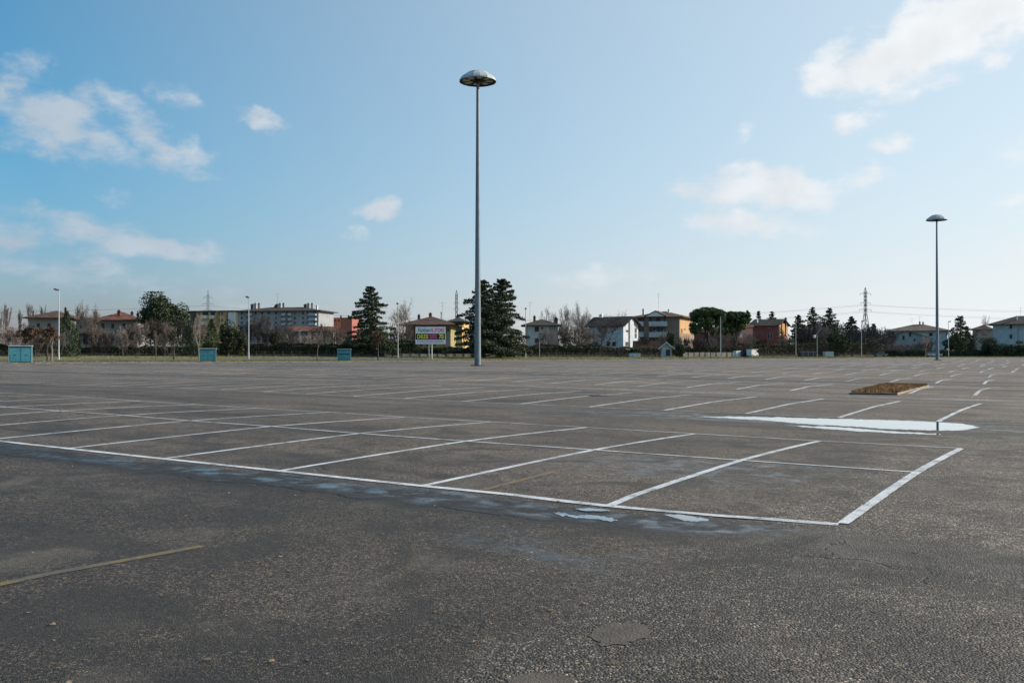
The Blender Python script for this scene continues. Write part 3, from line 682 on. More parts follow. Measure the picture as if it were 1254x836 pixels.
def umbrella_pine(label, px, d, ytop, ybot, wpx, seed, group):
    x, y = spot(px, d); zb = terr(x, y); H = hz(ytop, d)-zb; hb = hz(ybot, d)-zb; R = wpx/2*d/F
    rs = np.random.RandomState(seed); t = thing('umbrella_pine', label, 'tree', (x, y, zb-.1), 0, group)
    tr = MB(); tr.tube((0, 0, 0), (.3, 0, hb*.55), .34, .27, 8); pts = []
    cl = 90
    for k in range(cl):
        a_ = rs.uniform(0, 2*PI); rr = R*math.sqrt(rs.uniform(0, 1))*.86; top = hb+(H-hb)*(.62+.30*math.sqrt(max(0, 1-(rr/R)**2)))
        low = hb+(H-hb)*.30*(1-(rr/R))+.3
        zc = rs.uniform(low, top) if rs.rand() < .45 else top-rs.uniform(0, .5)
        c = np.array([rr*math.cos(a_), rr*math.sin(a_), zc]); cs = rs.uniform(.8, 1.35)*R*.21
        if k % 3 == 0: tr.tube((.3, 0, hb*.5), (c[0]*.85, c[1]*.85, zc-.3), .15, .05, 4, False)
        m_ = 330; q = rs.normal(size=(m_, 3)); q /= np.linalg.norm(q, axis=1)[:, None]; q *= rs.uniform(.2, 1, size=(m_, 1))**.45
        pts.append(c+q*np.array([cs, cs, cs*.75]))
    P = np.concatenate(pts); P[:, 2] = np.minimum(P[:, 2], H)
    tr.obj('trunk', M_BARK, t); leaf_obj('crown', P, .22, M_PINE, t, rs); return t
def grow(mb, p, d, L_, r, lv, rs, spread, up):
    # one limb bent in three pieces, then its forks; segments are kept and swept into tubes once scaled
    for i in range(3):
        d2 = (d+Vector(rs.normal(size=3))*.10).normalized(); q = p+d2*L_/3; mb.append((p.copy(), q.copy(), r*(1-.15*i), r*(1-.15*(i+1)), lv))
        if lv > 1 and i < 2 and rs.rand() < .75:
            s = (d2+Vector(rs.normal(size=3))*spread+Vector((0, 0, up))).normalized(); grow(mb, q, s, L_*rs.uniform(.5, .75), r*.62, lv-2 if lv > 2 else lv-1, rs, spread, up)
        p = q; d = d2
    if lv > 0:
        for _ in range(2 if rs.rand() < .55 else 3):
            s = (d+Vector(rs.normal(size=3))*spread+Vector((0, 0, up))).normalized(); grow(mb, p, s, L_*rs.uniform(.62, .85), r*.68, lv-1, rs, spread, up)
def bare(name, label, px, d, ytop, wpx, m=None, group=None, seed=0, lv=5, spread=.55, up=.12, trunk=.25, cat='tree', stems=1, tr=.13, twig=.016):
    x, y = spot(px, d); zb = terr(x, y); H = hz(ytop, d)-zb; R = wpx/2*d/F; rs = np.random.RandomState(seed+57)
    t = thing(name, label, cat, (x, y, zb-.1), 0, group)
    a = MB(); segs = []
    for s_ in range(stems):
        lean = Vector((rs.normal()*.25, rs.normal()*.25, 1)) if stems > 1 else Vector((rs.normal()*.04, rs.normal()*.04, 1)); lean.normalize()
        base = Vector((rs.normal()*.2, rs.normal()*.2, 0)) if stems > 1 else Vector((0, 0, 0))
        top = base+lean*trunk; a.tube(base, top, tr*1.2, tr, 7)
        for k in range(3 if stems == 1 else 1):
            az_ = k*2.1+rs.uniform(0, 1.5); dd = Vector((math.cos(az_)*spread, math.sin(az_)*spread, 1)).normalized() if stems == 1 else lean
            grow(segs, top, dd, .3, tr*.62, lv, rs, spread, up)
    E_ = np.array([tuple(s[1]) for s in segs]); z0 = trunk
    hs = (H-trunk)/max(.01, np.percentile(E_[:, 2], 99.5)-z0); ws = R/max(.01, np.percentile(np.hypot(E_[:, 0], E_[:, 1]), 95))
    A = np.array([tuple(s[0]) for s in segs]); B = E_; RA = np.maximum(twig, [s[2] for s in segs]); RB = np.maximum(twig*.8, [s[3] for s in segs])
    for Q in (A, B): up_ = Q[:, 2] > z0; Q[up_, 2] = z0+(Q[up_, 2]-z0)*hs; Q[:, :2] *= ws
    D_ = B-A; D_ /= np.linalg.norm(D_, axis=1)[:, None]+1e-9; U = np.cross(D_, np.array([.3, .9, .1])); U /= np.linalg.norm(U, axis=1)[:, None]+1e-9; Wv = np.cross(D_, U)
    ring = [U*math.cos(2*PI*i/3)+Wv*math.sin(2*PI*i/3) for i in range(3)]
    V = np.stack([A+g*RA[:, None] for g in ring]+[B+g*RB[:, None] for g in ring], 1).reshape(-1, 3); i = np.arange(len(A))*6
    Fq = np.concatenate([np.stack([i+j, i+(j+1) % 3, i+3+(j+1) % 3, i+3+j], 1) for j in range(3)])
    a.obj('trunk', m or M_TWIG, t); mesh_obj('branches', V, Fq, m or M_TWIG, t); return t
def bare2(name, label, px, d, ytop, wpx, tfrac=.25, **kw):
    x, y = spot(px, d); H = hz(ytop, d)-terr(x, y); return bare(name, label, px, d, ytop, wpx, trunk=max(.15, H*tfrac), **kw)
def hedge(name, label, pa, pb, ytop, thick, m, seed, n=6000, leaf=.13, cat='hedge', rough=.25, group=None):
    (xa, ya), (xb, yb) = spot(*pa), spot(*pb); L_ = math.dist((xa, ya), (xb, yb)); ang = math.atan2(yb-ya, xb-xa)
    zb = min(terr(xa, ya), terr(xb, yb))-.05; H = hz(ytop, (pa[1]+pb[1])/2)-zb; rs = np.random.RandomState(seed)
    t = thing(name, label, cat, (xa, ya, zb), ang, group)
    u = rs.uniform(0, L_, n); v = rs.uniform(-1, 1, n); w = rs.uniform(0, 1, n)
    face = rs.rand(n); v = np.where(face < .45, -rs.uniform(.75, 1.1, n), v); w = np.where(face > .7, rs.uniform(.88, 1.03, n), w)
    hh = H*(1-rough*.5+rough*np.array([mnoise.noise(Vector((q*.35, seed, 0))) for q in u])+rough*.5*np.array([mnoise.noise(Vector((q*1.6, seed, 3))) for q in u]))
    P = np.stack([u, v*thick/2, w*hh], 1)
    c = MB(); c.box(.1, L_-.1, -thick*.33, thick*.33, 0, H*(.85-rough*.6)); c.obj('stems', M_TWIGD, t)
    leaf_obj('leaves', P, leaf, m, t, rs); return t

# ------------------------------------------------------------------ buildings
def plaster(name, col): return mat(name, col, .9, .12, .6, .15, 10)
M_FRAME = mat('window_frame', (.35, .34, .32), .6, .1, 4)
M_SHUT = mat('closed_shutter', (.055, .05, .045), .8, .1, 4)
M_SHUTB = mat('blue_shutter', (.10, .22, .32), .7, .1, 4)
M_TILE = tile_mat('brown_roof_tiles', (.085, .050, .037)); M_TILER = tile_mat('red_roof_tiles', (.135, .060, .040)); M_TILED = tile_mat('dark_roof_tiles', (.050, .040, .036)); M_TILEG = tile_mat('grey_brown_tiles', (.13, .095, .078))
M_WHITEC = plaster('white_render', (.62, .62, .60))
M_ANT = mat('antenna_metal', (.12, .12, .12), .5, .1, 3, metal=.5)
class House:
    def __init__(s, name, label, pxl, pxr, d, rot, y_eave, cat='house', wall=None, D=None, pxe=None, y_base=None, group=None):
        th = math.radians(rot); s.th = th; s.c, s.s = math.cos(th), math.sin(th); s.d = d
        s.r, s.f = (pxr-627)/F*d, d
        s.W = s.front(pxl); s.D = s.end(pxe) if pxe else D
        X, Y = c2w(s.r, s.f)
        base = min(terr(X, Y), 0.9)
        s.z0 = base-.3
        ang = math.atan2(-s.s*FW[1]+s.c*RT[1], -s.s*FW[0]+s.c*RT[0])   # local +x runs to the right along the front
        s.t = thing(name, label, cat, (X, Y, s.z0), ang, group)
        s.H = hz(y_eave, d)-s.z0; s.wall = wall
        MB().box(-s.W, 0, 0, s.D, 0, s.H).obj('wall', wall, s.t)
    def front(s, px): t = (px-627)/F; return (s.r-t*s.f)/(s.c+t*s.s)
    def end(s, px): t = (px-627)/F; return (t*s.f-s.r)/(s.s-t*s.c)
    def zat(s, py, u=0): return hz(py, s.f+u*s.s)-s.z0
    def hip(s, y_ridge, m, over=.7, inset=None, rid=None, thick=.22):
        o = over; H = s.H; hr = s.zat(y_ridge); W_, D_ = s.W, s.D; ins = min(W_/2-.2, D_/2 if inset is None else inset)
        z = H; v = [(-W_-o, -o, z), (o, -o, z), (o, D_+o, z), (-W_-o, D_+o, z), (-W_+ins, D_/2, hr), (-ins, D_/2, hr)]
        v += [(a, b, c-thick) for a, b, c in v[:4]]
        f = [[0,1,5,4],[1,2,5],[2,3,4,5],[3,0,4],[0,6,7,1],[1,7,8,2],[2,8,9,3],[3,9,6,0],[6,9,8,7]]
        s.roof = mesh_obj('roof', v, f, m, s.t); s.hr = hr; return s
    def gable(s, y_ridge, m, over=.6, axis='x', trim=None):
        o = over; H = s.H; hr = s.zat(y_ridge); W_, D_ = s.W, s.D; th = .18
        if axis == 'x':       # ridge along the front, gable at the ends
            k = (hr-H)/(D_/2); e = H-o*k
            v = [(-W_-o, -o, e), (o, -o, e), (o, D_/2, hr), (-W_-o, D_/2, hr), (o, D_+o, e), (-W_-o, D_+o, e)]
            v = v+[(a, b, c-th) for a, b, c in v]
            MB().poly([(0, 0, H), (0, D_, H), (0, D_/2, hr-th-.05)]).obj('gable_wall', s.wall, s.t); MB().poly([(-W_, D_, H), (-W_, 0, H), (-W_, D_/2, hr-th-.05)]).obj('gable_wall', s.wall, s.t)
        else:                 # gable faces front
            k = (hr-H)/(W_/2); e = H-o*k
            v = [(-W_-o, -o, e), (-W_-o, D_+o, e), (-W_/2, D_+o, hr), (-W_/2, -o, hr), (o, D_+o, e), (o, -o, e)]
            v = v+[(a, b, c-th) for a, b, c in v]
            MB().poly([(-W_, 0, H), (0, 0, H), (-W_/2, 0, hr-th-.05)]).obj('gable_wall', s.wall, s.t); MB().poly([(0, D_, H), (-W_, D_, H), (-W_/2, D_, hr-th-.05)]).obj('gable_wall', s.wall, s.t)
        f = [[0,1,2,3],[3,2,4,5],[6,9,8,7],[9,11,10,8],[0,6,7,1],[4,10,11,5],[0,3,9,6],[3,5,11,9],[1,7,8,2],[2,8,10,4]]
        s.roof = mesh_obj('roof', v, f, m, s.t); s.hr = hr; return s
    def flat(s, m, over=.3, thick=.35):
        s.roof = MB().box(-s.W-over, over, -over, s.D+over, s.H, s.H+thick).obj('roof', m, s.t); s.hr = s.H+thick; return s
    def win(s, px, py, wp, hp, kind='glass', face='f', frame=None):
        if face == 'f': u = s.front(px); dd = s.f+u*s.s; w = wp*dd/F/abs(s.c+(px-627)/F*s.s); z = s.zat(py, u)
        else:
            u = s.end(px); dd = s.f+u*s.c; w = abs(s.end(px+wp/2)-s.end(px-wp/2)); z = hz(py, dd)-s.z0
        h = hp*dd/F
        m = {'glass': M_GLASS, 'shut': M_SHUT, 'blue': M_SHUTB}[kind]
        fr = MB(); q = MB(); e = .07
        for a, b, c, d2 in ((-w/2-e, w/2+e, h/2, h/2+e), (-w/2-e, w/2+e, -h/2-e*1.6, -h/2), (-w/2-e, -w/2, -h/2, h/2), (w/2, w/2+e, -h/2, h/2)): fr.box(a, b, -.06, -.002, c, d2)
        q.box(-w/2+.002, w/2-.002, -.03, -.004, -h/2+.002, h/2-.002)
        if kind == 'glass': fr.box(-.03, .03, -.05, -.032, -h/2, h/2)
        o = fr.obj('window', frame or M_FRAME, s.t); p = q.obj('pane' if kind == 'glass' else 'shutter', m, o)
        if face == 'f': o.location = (-u, 0, z)
        else: o.location = (0, u, z); o.rotation_euler = (0, 0, PI/2)
        return o
    def chimney(s, px, ytop, wp, m, hp=None, v=.5, name='chimney'):
        u = s.front(px)+(0); w = wp*s.f/F; y = s.D*v; zt = s.zat(ytop, u)+y*.0; zt = zt*(1+0*y)
        dd = s.f+u*s.s+y*s.c; ux = u+0; 
        # move so that it is seen on its bearing at depth y
        t = (px-627)/F; ux = ((s.r+y*s.s)-t*(s.f+y*s.c))/(s.c+t*s.s); dd = s.f+y*s.c+ux*s.s; zt = hz(ytop, dd)-s.z0; zb = s.H-.1 if hp is None else zt-hp*dd/F
        q = MB().box(-ux-w/2, -ux+w/2, y-w/2, y+w/2, zb, zt); q.box(-ux-w/2-.1, -ux+w/2+.1, y-w/2-.1, y+w/2+.1, zt, zt+.12)
        q.box(-ux-w*.3, -ux+w*.3, y-w*.3, y+w*.3, zt+.12, zt+.4)
        return q.obj(name, m, s.roof)
    def antenna(s, px, ytop, v=.5):
        y = s.D*v; t = (px-627)/F; ux = ((s.r+y*s.s)-t*(s.f+y*s.c))/(s.c+t*s.s); dd = s.f+y*s.c+ux*s.s; zt = hz(ytop, dd)-s.z0
        q = MB(); q.tube((-ux, y, s.H), (-ux, y, zt), .035, .03, 4); q.tube((-ux-.9, y, zt-.3), (-ux+.9, y, zt-.3), .02, .02, 4)
        for k in range(5): q.tube((-ux-.8+k*.4, y-.3, zt-.3), (-ux-.8+k*.4, y+.3, zt-.3), .012, .012, 3)
        q.tube((-ux-.5, y, zt-1.1), (-ux+.5, y, zt-1.1), .02, .02, 4); return q.obj('antenna', M_ANT, s.roof)
    def balcony(s, pxa, pxb, ytop, ybot, m, depth=1.3, recess=None):
        ua, ub = s.front(pxa), s.front(pxb); zt, zb = s.zat(ytop, ub), s.zat(ybot, ub)
        q = MB(); q.box(-ua, -ub, -depth, .0, zb-.18, zb); q.box(-ua, -ub, -depth, -depth+.1, zb, zt); q.box(-ua, -ua+.1, -depth+.1, -.003, zb, zt); q.box(-ub-.1, -ub, -depth+.1, -.003, zb, zt)
        return q.obj('balcony', m, s.t)
    def panel(s, name, pxa, pxb, ytop, ybot, m, face='f', proud=.05):
        q = MB()
        if face == 'f': ua, ub = s.front(pxa), s.front(pxb); q.box(-ua, -ub, -proud, -.003, s.zat(ybot, ub), s.zat(ytop, ub))
        else: ua, ub = s.end(pxa), s.end(pxb); dd = s.f+ua*s.c; q.box(.003, proud, min(ua, ub), max(ua, ub), hz(ybot, dd)-s.z0, hz(ytop, dd)-s.z0)
        return q.obj(name, m, s.t)

GREYW = plaster('grey_render', (.27, .26, .245)); PALE = plaster('pale_render', (.34, .33, .31)); OLIVEW = plaster('olive_render', (.30, .26, .12)); YELW = plaster('ochre_render', (.62, .42, .18)); ORW = plaster('sunlit_orange_render', (.50, .30, .15))
PINKR = plaster('brick_red_render', (.20, .085, .075)); REDO = plaster('sunlit_red_render', (.72, .20, .10)); BROWNW = plaster('brown_brick', (.27, .195, .145)); BLUEW = plaster('pale_blue_render', (.44, .475, .49)); WHITE = plaster('white_wall', (.72, .71, .68)); DKW = plaster('dark_brown_wall', (.10, .08, .07))
GREENW = plaster('grey_green_render', (.37, .40, .38))

# left to right
h = House('tiled_house', 'grey rendered house with brown tiled hip roof behind the left street lamp', 36, 86, 190, -12, 389, wall=GREYW, D=10).hip(379.5, M_TILE, 1.0, 4.5)
for px, py in ((47,399),(60,399),(76,399),(50,412),(66,412)): h.win(px, py, 4, 7, 'shut')
h.chimney(80, 378, 2.2, M_TILE); h.chimney(41, 382, 2, GREYW)
h = House('small_gabled_house', 'small pale gabled house between two larger tiled houses at far left', 89, 113, 196, -12, 394.5, wall=PALE, D=9).gable(387.5, M_TILED, .8, 'y')
h.win(105, 418, 6, 7); h.win(99, 400, 3, 4, 'shut'); h.chimney(101, 384, 4, GREYW, v=.7); h.panel('awning', 96, 112, 408, 410, M_TILED, proud=1.2)
h = House('tiled_house', 'long grey house with red brown hip roof left of the double dark cedar', 120, 168, 200, -14, 391.5, wall=GREYW, D=11).hip(381, M_TILER, 1.1)
for px in (126, 138, 152): h.win(px, 399, 4, 6, 'shut'); h.win(px, 414, 4, 7, 'shut')
h.chimney(145.5, 381.5, 3.6, M_TILER, v=.2); h.chimney(161.5, 383, 3, DKW); h.chimney(169, 385, 2.4, DKW, v=.4); h.chimney(117, 383, 4.5, BROWNW, v=.6)
h = House('apartment_block', 'ochre flat roofed apartment block with white balconies behind dark conifers', 224, 301, 340, 14, 381.5, 'apartment block', YELW, D=12).flat(M_TILED, .5, .5)
h.panel('side_bay', 224, 240, 381.8, 420, DKW, proud=.4); h.panel('pale_bay', 280, 289, 382, 400, M_WHITEC, proud=.3)
for a_, b_ in ((248, 255), (258, 263)):
    h.panel('loggia', a_, b_, 382.4, 386, M_SHUT, proud=.1); h.balcony(a_, b_, 386, 389.4, M_WHITEC); h.balcony(a_, b_, 394, 397.4, M_WHITEC)
for px in (244, 268, 272, 284, 293, 297): h.win(px, 384.3, 2.2, 3.2); h.win(px, 392, 2.2, 3.2)
for px in (266, 277): h.panel('stair_bay', px, px+2, 380.5, 400, BROWNW, proud=.6)
h = House('apartment_block', 'long grey white apartment block with three chimney clusters and sunlit right end', 291, 390, 285, 9.5, 380.2, 'apartment block', plaster('cool_grey_render', (.30, .31, .33)), pxe=408.5).hip(374.5, M_TILED, 1.2, 8)
rs0 = random.Random(4)
for row, py in enumerate((383.3, 389.2, 395.1, 401)):
    for px in (296, 303, 313, 321, 329, 338, 345, 353, 361, 371, 377, 385): h.win(px, py, 2.3, 3.1, 'shut' if rs0.random() < .5 else 'glass')
    for a_, b_ in ((305, 310), (346, 351), (354, 358), (379, 388)): h.balcony(a_, b_, py+.2, py+2.4, plaster('balcony_blue_grey', (.35, .40, .45)), 1.2)
for px in (313, 343, 378):
    h.chimney(px, 372.2, 3.6, plaster('chimney_grey', (.42, .42, .41)), v=.45); h.chimney(px-4, 373.5, 3.4, DKW, v=.5); h.chimney(px+4, 372, 1.6, DKW, v=.5)
h.chimney(388, 374.5, 2, WHITE, v=.3); h.chimney(336.5, 375.5, 1.6, DKW); h.antenna(340, 359)
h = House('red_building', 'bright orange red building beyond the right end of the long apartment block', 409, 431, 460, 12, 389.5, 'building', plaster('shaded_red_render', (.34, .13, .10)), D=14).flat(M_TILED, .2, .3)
h.panel('painted_sunlit_wall', 408.8, 417.5, 389.6, 402, REDO, proud=.5)  # sunlight on this part of the front painted as a brighter red
for px in (411, 415.5): h.win(px, 392.3, 1.8, 2.4, 'shut').location.y -= .52
h.chimney(417.5, 387, 1.6, DKW); h.chimney(427, 388, 2, DKW)
h = House('low_tiled_house', 'low house with long red tiled roof and blue shutters before the apartment block', 353, 408, 222, -6, 404.5, 'house', plaster('beige_render', (.40, .36, .30)), D=8).gable(399, M_TILER, .8)
for px in (361, 376): h.win(px, 408.5, 3.8, 6, 'blue')
for px in (392, 401): h.win(px, 409, 3.2, 5, 'shut')
h.panel('porch_pillar', 366, 368.5, 404.6, 424, PALE, proud=.9)
# carport with flat roof, white board beside
x, y = spot(306, 214); t = thing('carport', 'thin dark flat carport roof on posts left of the blue shuttered house', 'carport', (x, y, terr(x, y)), math.atan2(RT[1], RT[0]))
L_ = (352-306)/F*214; hh = hz(402.8, 214)-terr(x, y)
MB().box(0, L_, 0, 5, hh-.22, hh).obj('roof', M_SHUT, t)
for i in range(5): MB().tube((.2+i*(L_-.4)/4, .3, 0), (.2+i*(L_-.4)/4, .3, hh-.22), .06, .06, 6).obj('post', M_STEEL, t)
x, y = spot(348.5, 205); t = thing('notice_board', 'small white board on a post beside the low tiled house', 'sign', (x, y, terr(x, y)), math.atan2(RT[1], RT[0]))
hh = hz(411.5, 205)-terr(x, y); MB().box(-.68, .68, -.04, .04, hh-.42, hh+.46).obj('board', M_WHITEC, t); MB().tube((-.5, .08, 0), (-.5, .08, hh+.4), .05, .05, 6).obj('post', M_STEEL, t)
MB().box(-.2, .25, -.06, -.042, hh-.2, hh+.2).obj('printed_panel', M_SHUT, t)
h = House('olive_house', 'olive yellow house with broad brown hip roof right behind the billboard', 497, 552, 222, 2, 397.5, 'house', OLIVEW, D=13).hip(386.2, M_TILE, 2.0, 6)
h.panel('recess_shade_panel', 503, 511, 400, 424, DKW, proud=.05); h.balcony(497, 511, 414, 417, DKW); h.panel('grey_bay', 545, 552, 408, 424, GREYW, proud=.4)  # recess shade painted as a flat dark panel on the front
for px in (516, 523, 532): h.win(px, 422.5, 3, 3, 'shut')
h.win(549, 404, 3, 3, 'shut'); h.chimney(540.5, 383, 1.6, WHITE, v=.3); h.chimney(513, 386.5, 3, DKW, v=.6); h.chimney(527, 384.5, 3.4, DKW, v=.5); h.antenna(542, 369.5)
h = House('dark_roofed_house', 'dark roofed house half hidden between olive house and big cedar', 549, 566, 262, 10, 393.5, 'house', YELW, D=9).hip(388, M_TILED, .8)
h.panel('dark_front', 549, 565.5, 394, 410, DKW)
h.chimney(559.5, 388, 1.5, DKW)
h = House('white_house', 'white house with dark shutters and brown roof right of the big cedar', 643, 683, 240, 2, 398, 'house', BLUEW, D=10).hip(390, M_TILED, 1.1, 5)
h.panel('porch_shade_panel', 643, 645.5, 398.3, 420, DKW)  # porch shade put in as a flat dark panel
for px, py, wp, hp in ((657.5, 403, 5, 6), (657.5, 417, 5, 6), (664, 415, 2.5, 2.5), (675, 415.5, 4, 4), (664, 402, 2.5, 2.5), (677, 403, 4, 4)): h.win(px, py, wp, hp, 'shut')
h.panel('brown_side', 672.5, 683, 398.3, 425, GREYW, proud=.1); h.chimney(681, 390.3, 4.2, DKW, v=.3); h.chimney(654.5, 388, 3, DKW); h.antenna(649, 369)
h = House('white_villa', 'white villa with pale blue shaded side and sunlit gabled end beside the brown flats', 721, 763.3, 246, 37, 396.5, 'house', plaster('villa_white', (.56, .60, .63)), pxe=781.5).gable(386.5, M_TILED, 1.0, 'x')
for px, wp in ((730, 5), (745, 4), (752, 4)): h.win(px, 421, wp, 5, 'shut')
h.chimney(736.5, 386, 4.4, WHITE, v=.5); h.win(735, 404, 3, 4, 'shut')
h.panel('pier', 770.3, 774.8, 391, 425, plaster('villa_white', (.5, .5, .5)), 'e', .35)
h.panel('opening', 766.5, 769.5, 404, 406.5, M_SHUT, 'e', .04); h.win(767.5, 421, 3, 4.5, 'shut', 'e'); h.win(778.5, 404.5, 2, 5.5, 'shut', 'e'); h.win(778.5, 411, 2, 5, 'shut', 'e')
h = House('brown_flats', 'brown brick flats with central white gable, pale balconies and sunlit ochre end', 776, 832, 276, 22, 387.5, 'apartment block', BROWNW, pxe=850.5).hip(378.6, M_TILE, 1.4, 7)
h.panel('balcony_shade_panel', 795, 814.5, 387.8, 420, DKW, proud=.05); h.panel('left_shade_panel', 777, 789, 387.8, 420, DKW, proud=.05)  # shade of the recesses painted as dark brown panels
for yt, yb in ((393.5, 398.8), (406.5, 412)):
    h.balcony(796, 818, yt, yb, BLUEW, 1.5); h.balcony(777, 789, yt, yb-.3, BLUEW, 1.2)
for px in (801, 811): h.win(px, 390.5, 4, 5, 'glass').location.y -= .06
for px in (801, 811): h.win(px, 403, 4, 4, 'shut').location.y -= .06
for px in (801, 811): h.win(px, 416, 4, 4, 'shut').location.y -= .06
for py in (391.5, 403.5): h.win(783, py, 5, 3, 'shut').location.y -= .06
q = MB(); ua, ub = h.front(792), h.front(816); uc = (ua+ub)/2; z0 = h.zat(387.6, uc); z1 = h.zat(381.5, uc)
q.poly([(-ua, -1.6, z0), (-ub, -1.6, z0), (-uc, -1.6, z1)]); q.obj('pediment', M_WHITEC, h.t)
q = MB(); q.prism([(-ua-.5, z0-.15), (-uc, z1), (-ub+.5, z0-.15), (-ub+.5, z0+.1), (-uc, z1+.3), (-ua-.5, z0+.1)], -1.7, 4); q.obj('pediment_roof', M_TILE, h.t)
h.panel('painted_sunlit_end', 832.5, 850, 388.5, 408, ORW, 'e', .06)  # sunlight on the end wall put into a lighter orange colour
h.win(834.5, 405, 1.3, 5, 'shut', 'e').location.x += .07; h.win(838.5, 403, 1.2, 2, 'shut', 'e').location.x += .07; h.win(846.5, 404.5, 2, 5, 'shut', 'e').location.x += .07
h.panel('dark_cladding', 832.5, 850, 410, 425, BROWNW, 'e', .1)
h.chimney(788, 379, 2.6, WHITE, v=.4); h.chimney(819, 379.5, 2, WHITE, v=.3); h.antenna(806.5, 359)
h = House('low_outbuilding', 'low outbuilding with red brown tiled roof beside the small white hut', 778, 807, 236, 5, 424, 'outbuilding', GREYW, D=5).gable(417, M_TILER, .5)
h.chimney(783, 415, 1.6, WHITE)
h = House('garden_hut', 'tiny white gabled hut with pale eaves and dark doorway behind the lot', 810, 822.3, 219, 8, 423.5, 'hut', BLUEW, D=3.2).gable(418.6, M_TILED, .75, 'y')
h.panel('door', 815.5, 820.8, 428, 435.5, M_SHUT, proud=.06)
q = MB(); W_ = h.W; hr = h.hr; k = (hr-h.H)/(W_/2); e = h.H-.8*k
q.prism([(-W_-.8, e-.22), (-W_/2, hr-.22), (.8, e-.22), (.8, e+.02), (-W_/2, hr+.02), (-W_-.8, e+.02)], -.82, -.62); q.obj('bargeboard', M_WHITEC, h.t)
h = House('low_red_hall', 'low brick red building with sloping roof behind the umbrella pines', 850, 905, 262, 12, 406, 'building', PINKR, D=10).gable(401, M_TILED, .3)
h = House('brick_red_house', 'dark red brick house with orange sunlit gable end right of the pines', 920, 952, 292, 36, 397, 'house', PINKR, pxe=964.5)
# ridge runs along the front, gable on the sunlit end
h.gable(390, M_TILED, .9, 'x')
h.win(942.5, 399.5, 2.6, 3, 'shut'); h.win(941.5, 411.5, 2.2, 6.5, 'shut'); h.win(944.8, 411.5, 2.2, 6.5, 'shut')
h.panel('painted_sun_stripe', 953, 955.4, 397, 413, ORW, 'e', .3); h.panel('painted_sun_stripe', 957, 960, 396, 413, ORW, 'e', .3); h.panel('painted_sun_stripe', 961.8, 964, 397, 411, ORW, 'e', .3)  # sunlit stripes of the gable end painted in bright orange
h.chimney(962.2, 390, 2.4, DKW, v=.7); h.chimney(927.5, 391, 1.4, WHITE, v=.2)
h = House('pink_porch', 'pink sunlit porch with white stair rail left of the brick red house', 905, 922, 280, 8, 400, 'porch', plaster('salmon_render', (.62, .30, .24)), D=4)
h.gable(397.5, M_TILER, .3); h.panel('white_step', 904.5, 909, 409, 413.5, WHITE, proud=2)
h = House('brown_house', 'brown house with a bright roof window among conifers on the right', 981, 1007, 305, 24, 402, 'house', DKW, D=10).hip(395, M_TILEG, .7)
h.panel('skylight', 988.5, 992.5, 400, 404.5, WHITE, proud=1.2); h.panel('skylight', 983, 984.6, 401, 403, WHITE, proud=1.2)
h = House('brown_house', 'low brown roofed house left of the lattice pylon', 1036, 1056, 330, 26, 407, 'house', DKW, D=9).hip(402.5, M_TILEG, .8); h.chimney(1044, 401, 1.5, WHITE)
h = House('wide_house', 'wide pale house with a long brown roof right of the pylon', 1087, 1160, 318, 28, 404.5, 'house', BLUEW, D=14).hip(396, M_TILEG, 1.6, 8)
h.win(1140, 409.5, 4, 4, 'shut'); h.win(1093, 408, 4, 3, 'shut'); h.chimney(1126.5, 394.5, 1.6, DKW); h.chimney(1130.5, 395, 1.6, DKW); h.antenna(1117, 389); h.antenna(1126, 387)
h = House('low_gabled_house', 'grey green house with low pitched gable in front of the wide house', 1082, 1140, 292, 24, 413.5, 'house', GREENW, D=9).gable(404, M_TILEG, .8, 'y')
for px, py, wp, hp in ((1114.5, 409.5, 2.8, 4.5), (1094.5, 413, 5, 2.5), (1106.5, 413.5, 2.6, 5), (1120, 416, 2, 3)): h.win(px, py, wp, hp, 'shut')
h = House('far_house', 'distant brown roofed pale house left of the tall white house', 1191, 1216, 345, 29, 403, 'house', GREYW, D=9).hip(397.5, M_TILED, 1.0)
h.win(1197, 406, 3, 3, 'shut'); h.win(1206, 409, 4, 3, 'shut')
h = House('tall_white_house', 'tall pale blue three storey house at the right edge of view', 1216, 1300, 298, 33, 396, 'house', BLUEW, D=13).hip(385, M_TILED, 1.7)
for py in (400, 412, 424): h.win(1238, py, 3, 5, 'shut')
for py in (400, 412, 424): h.win(1262, py, 3, 5, 'shut')
h.panel('downpipe', 1246.5, 1247.3, 396.5, 430, GREYW, proud=.12); h.chimney(1245.5, 388, 1.6, WHITE, v=.2); h.antenna(1250, 376)

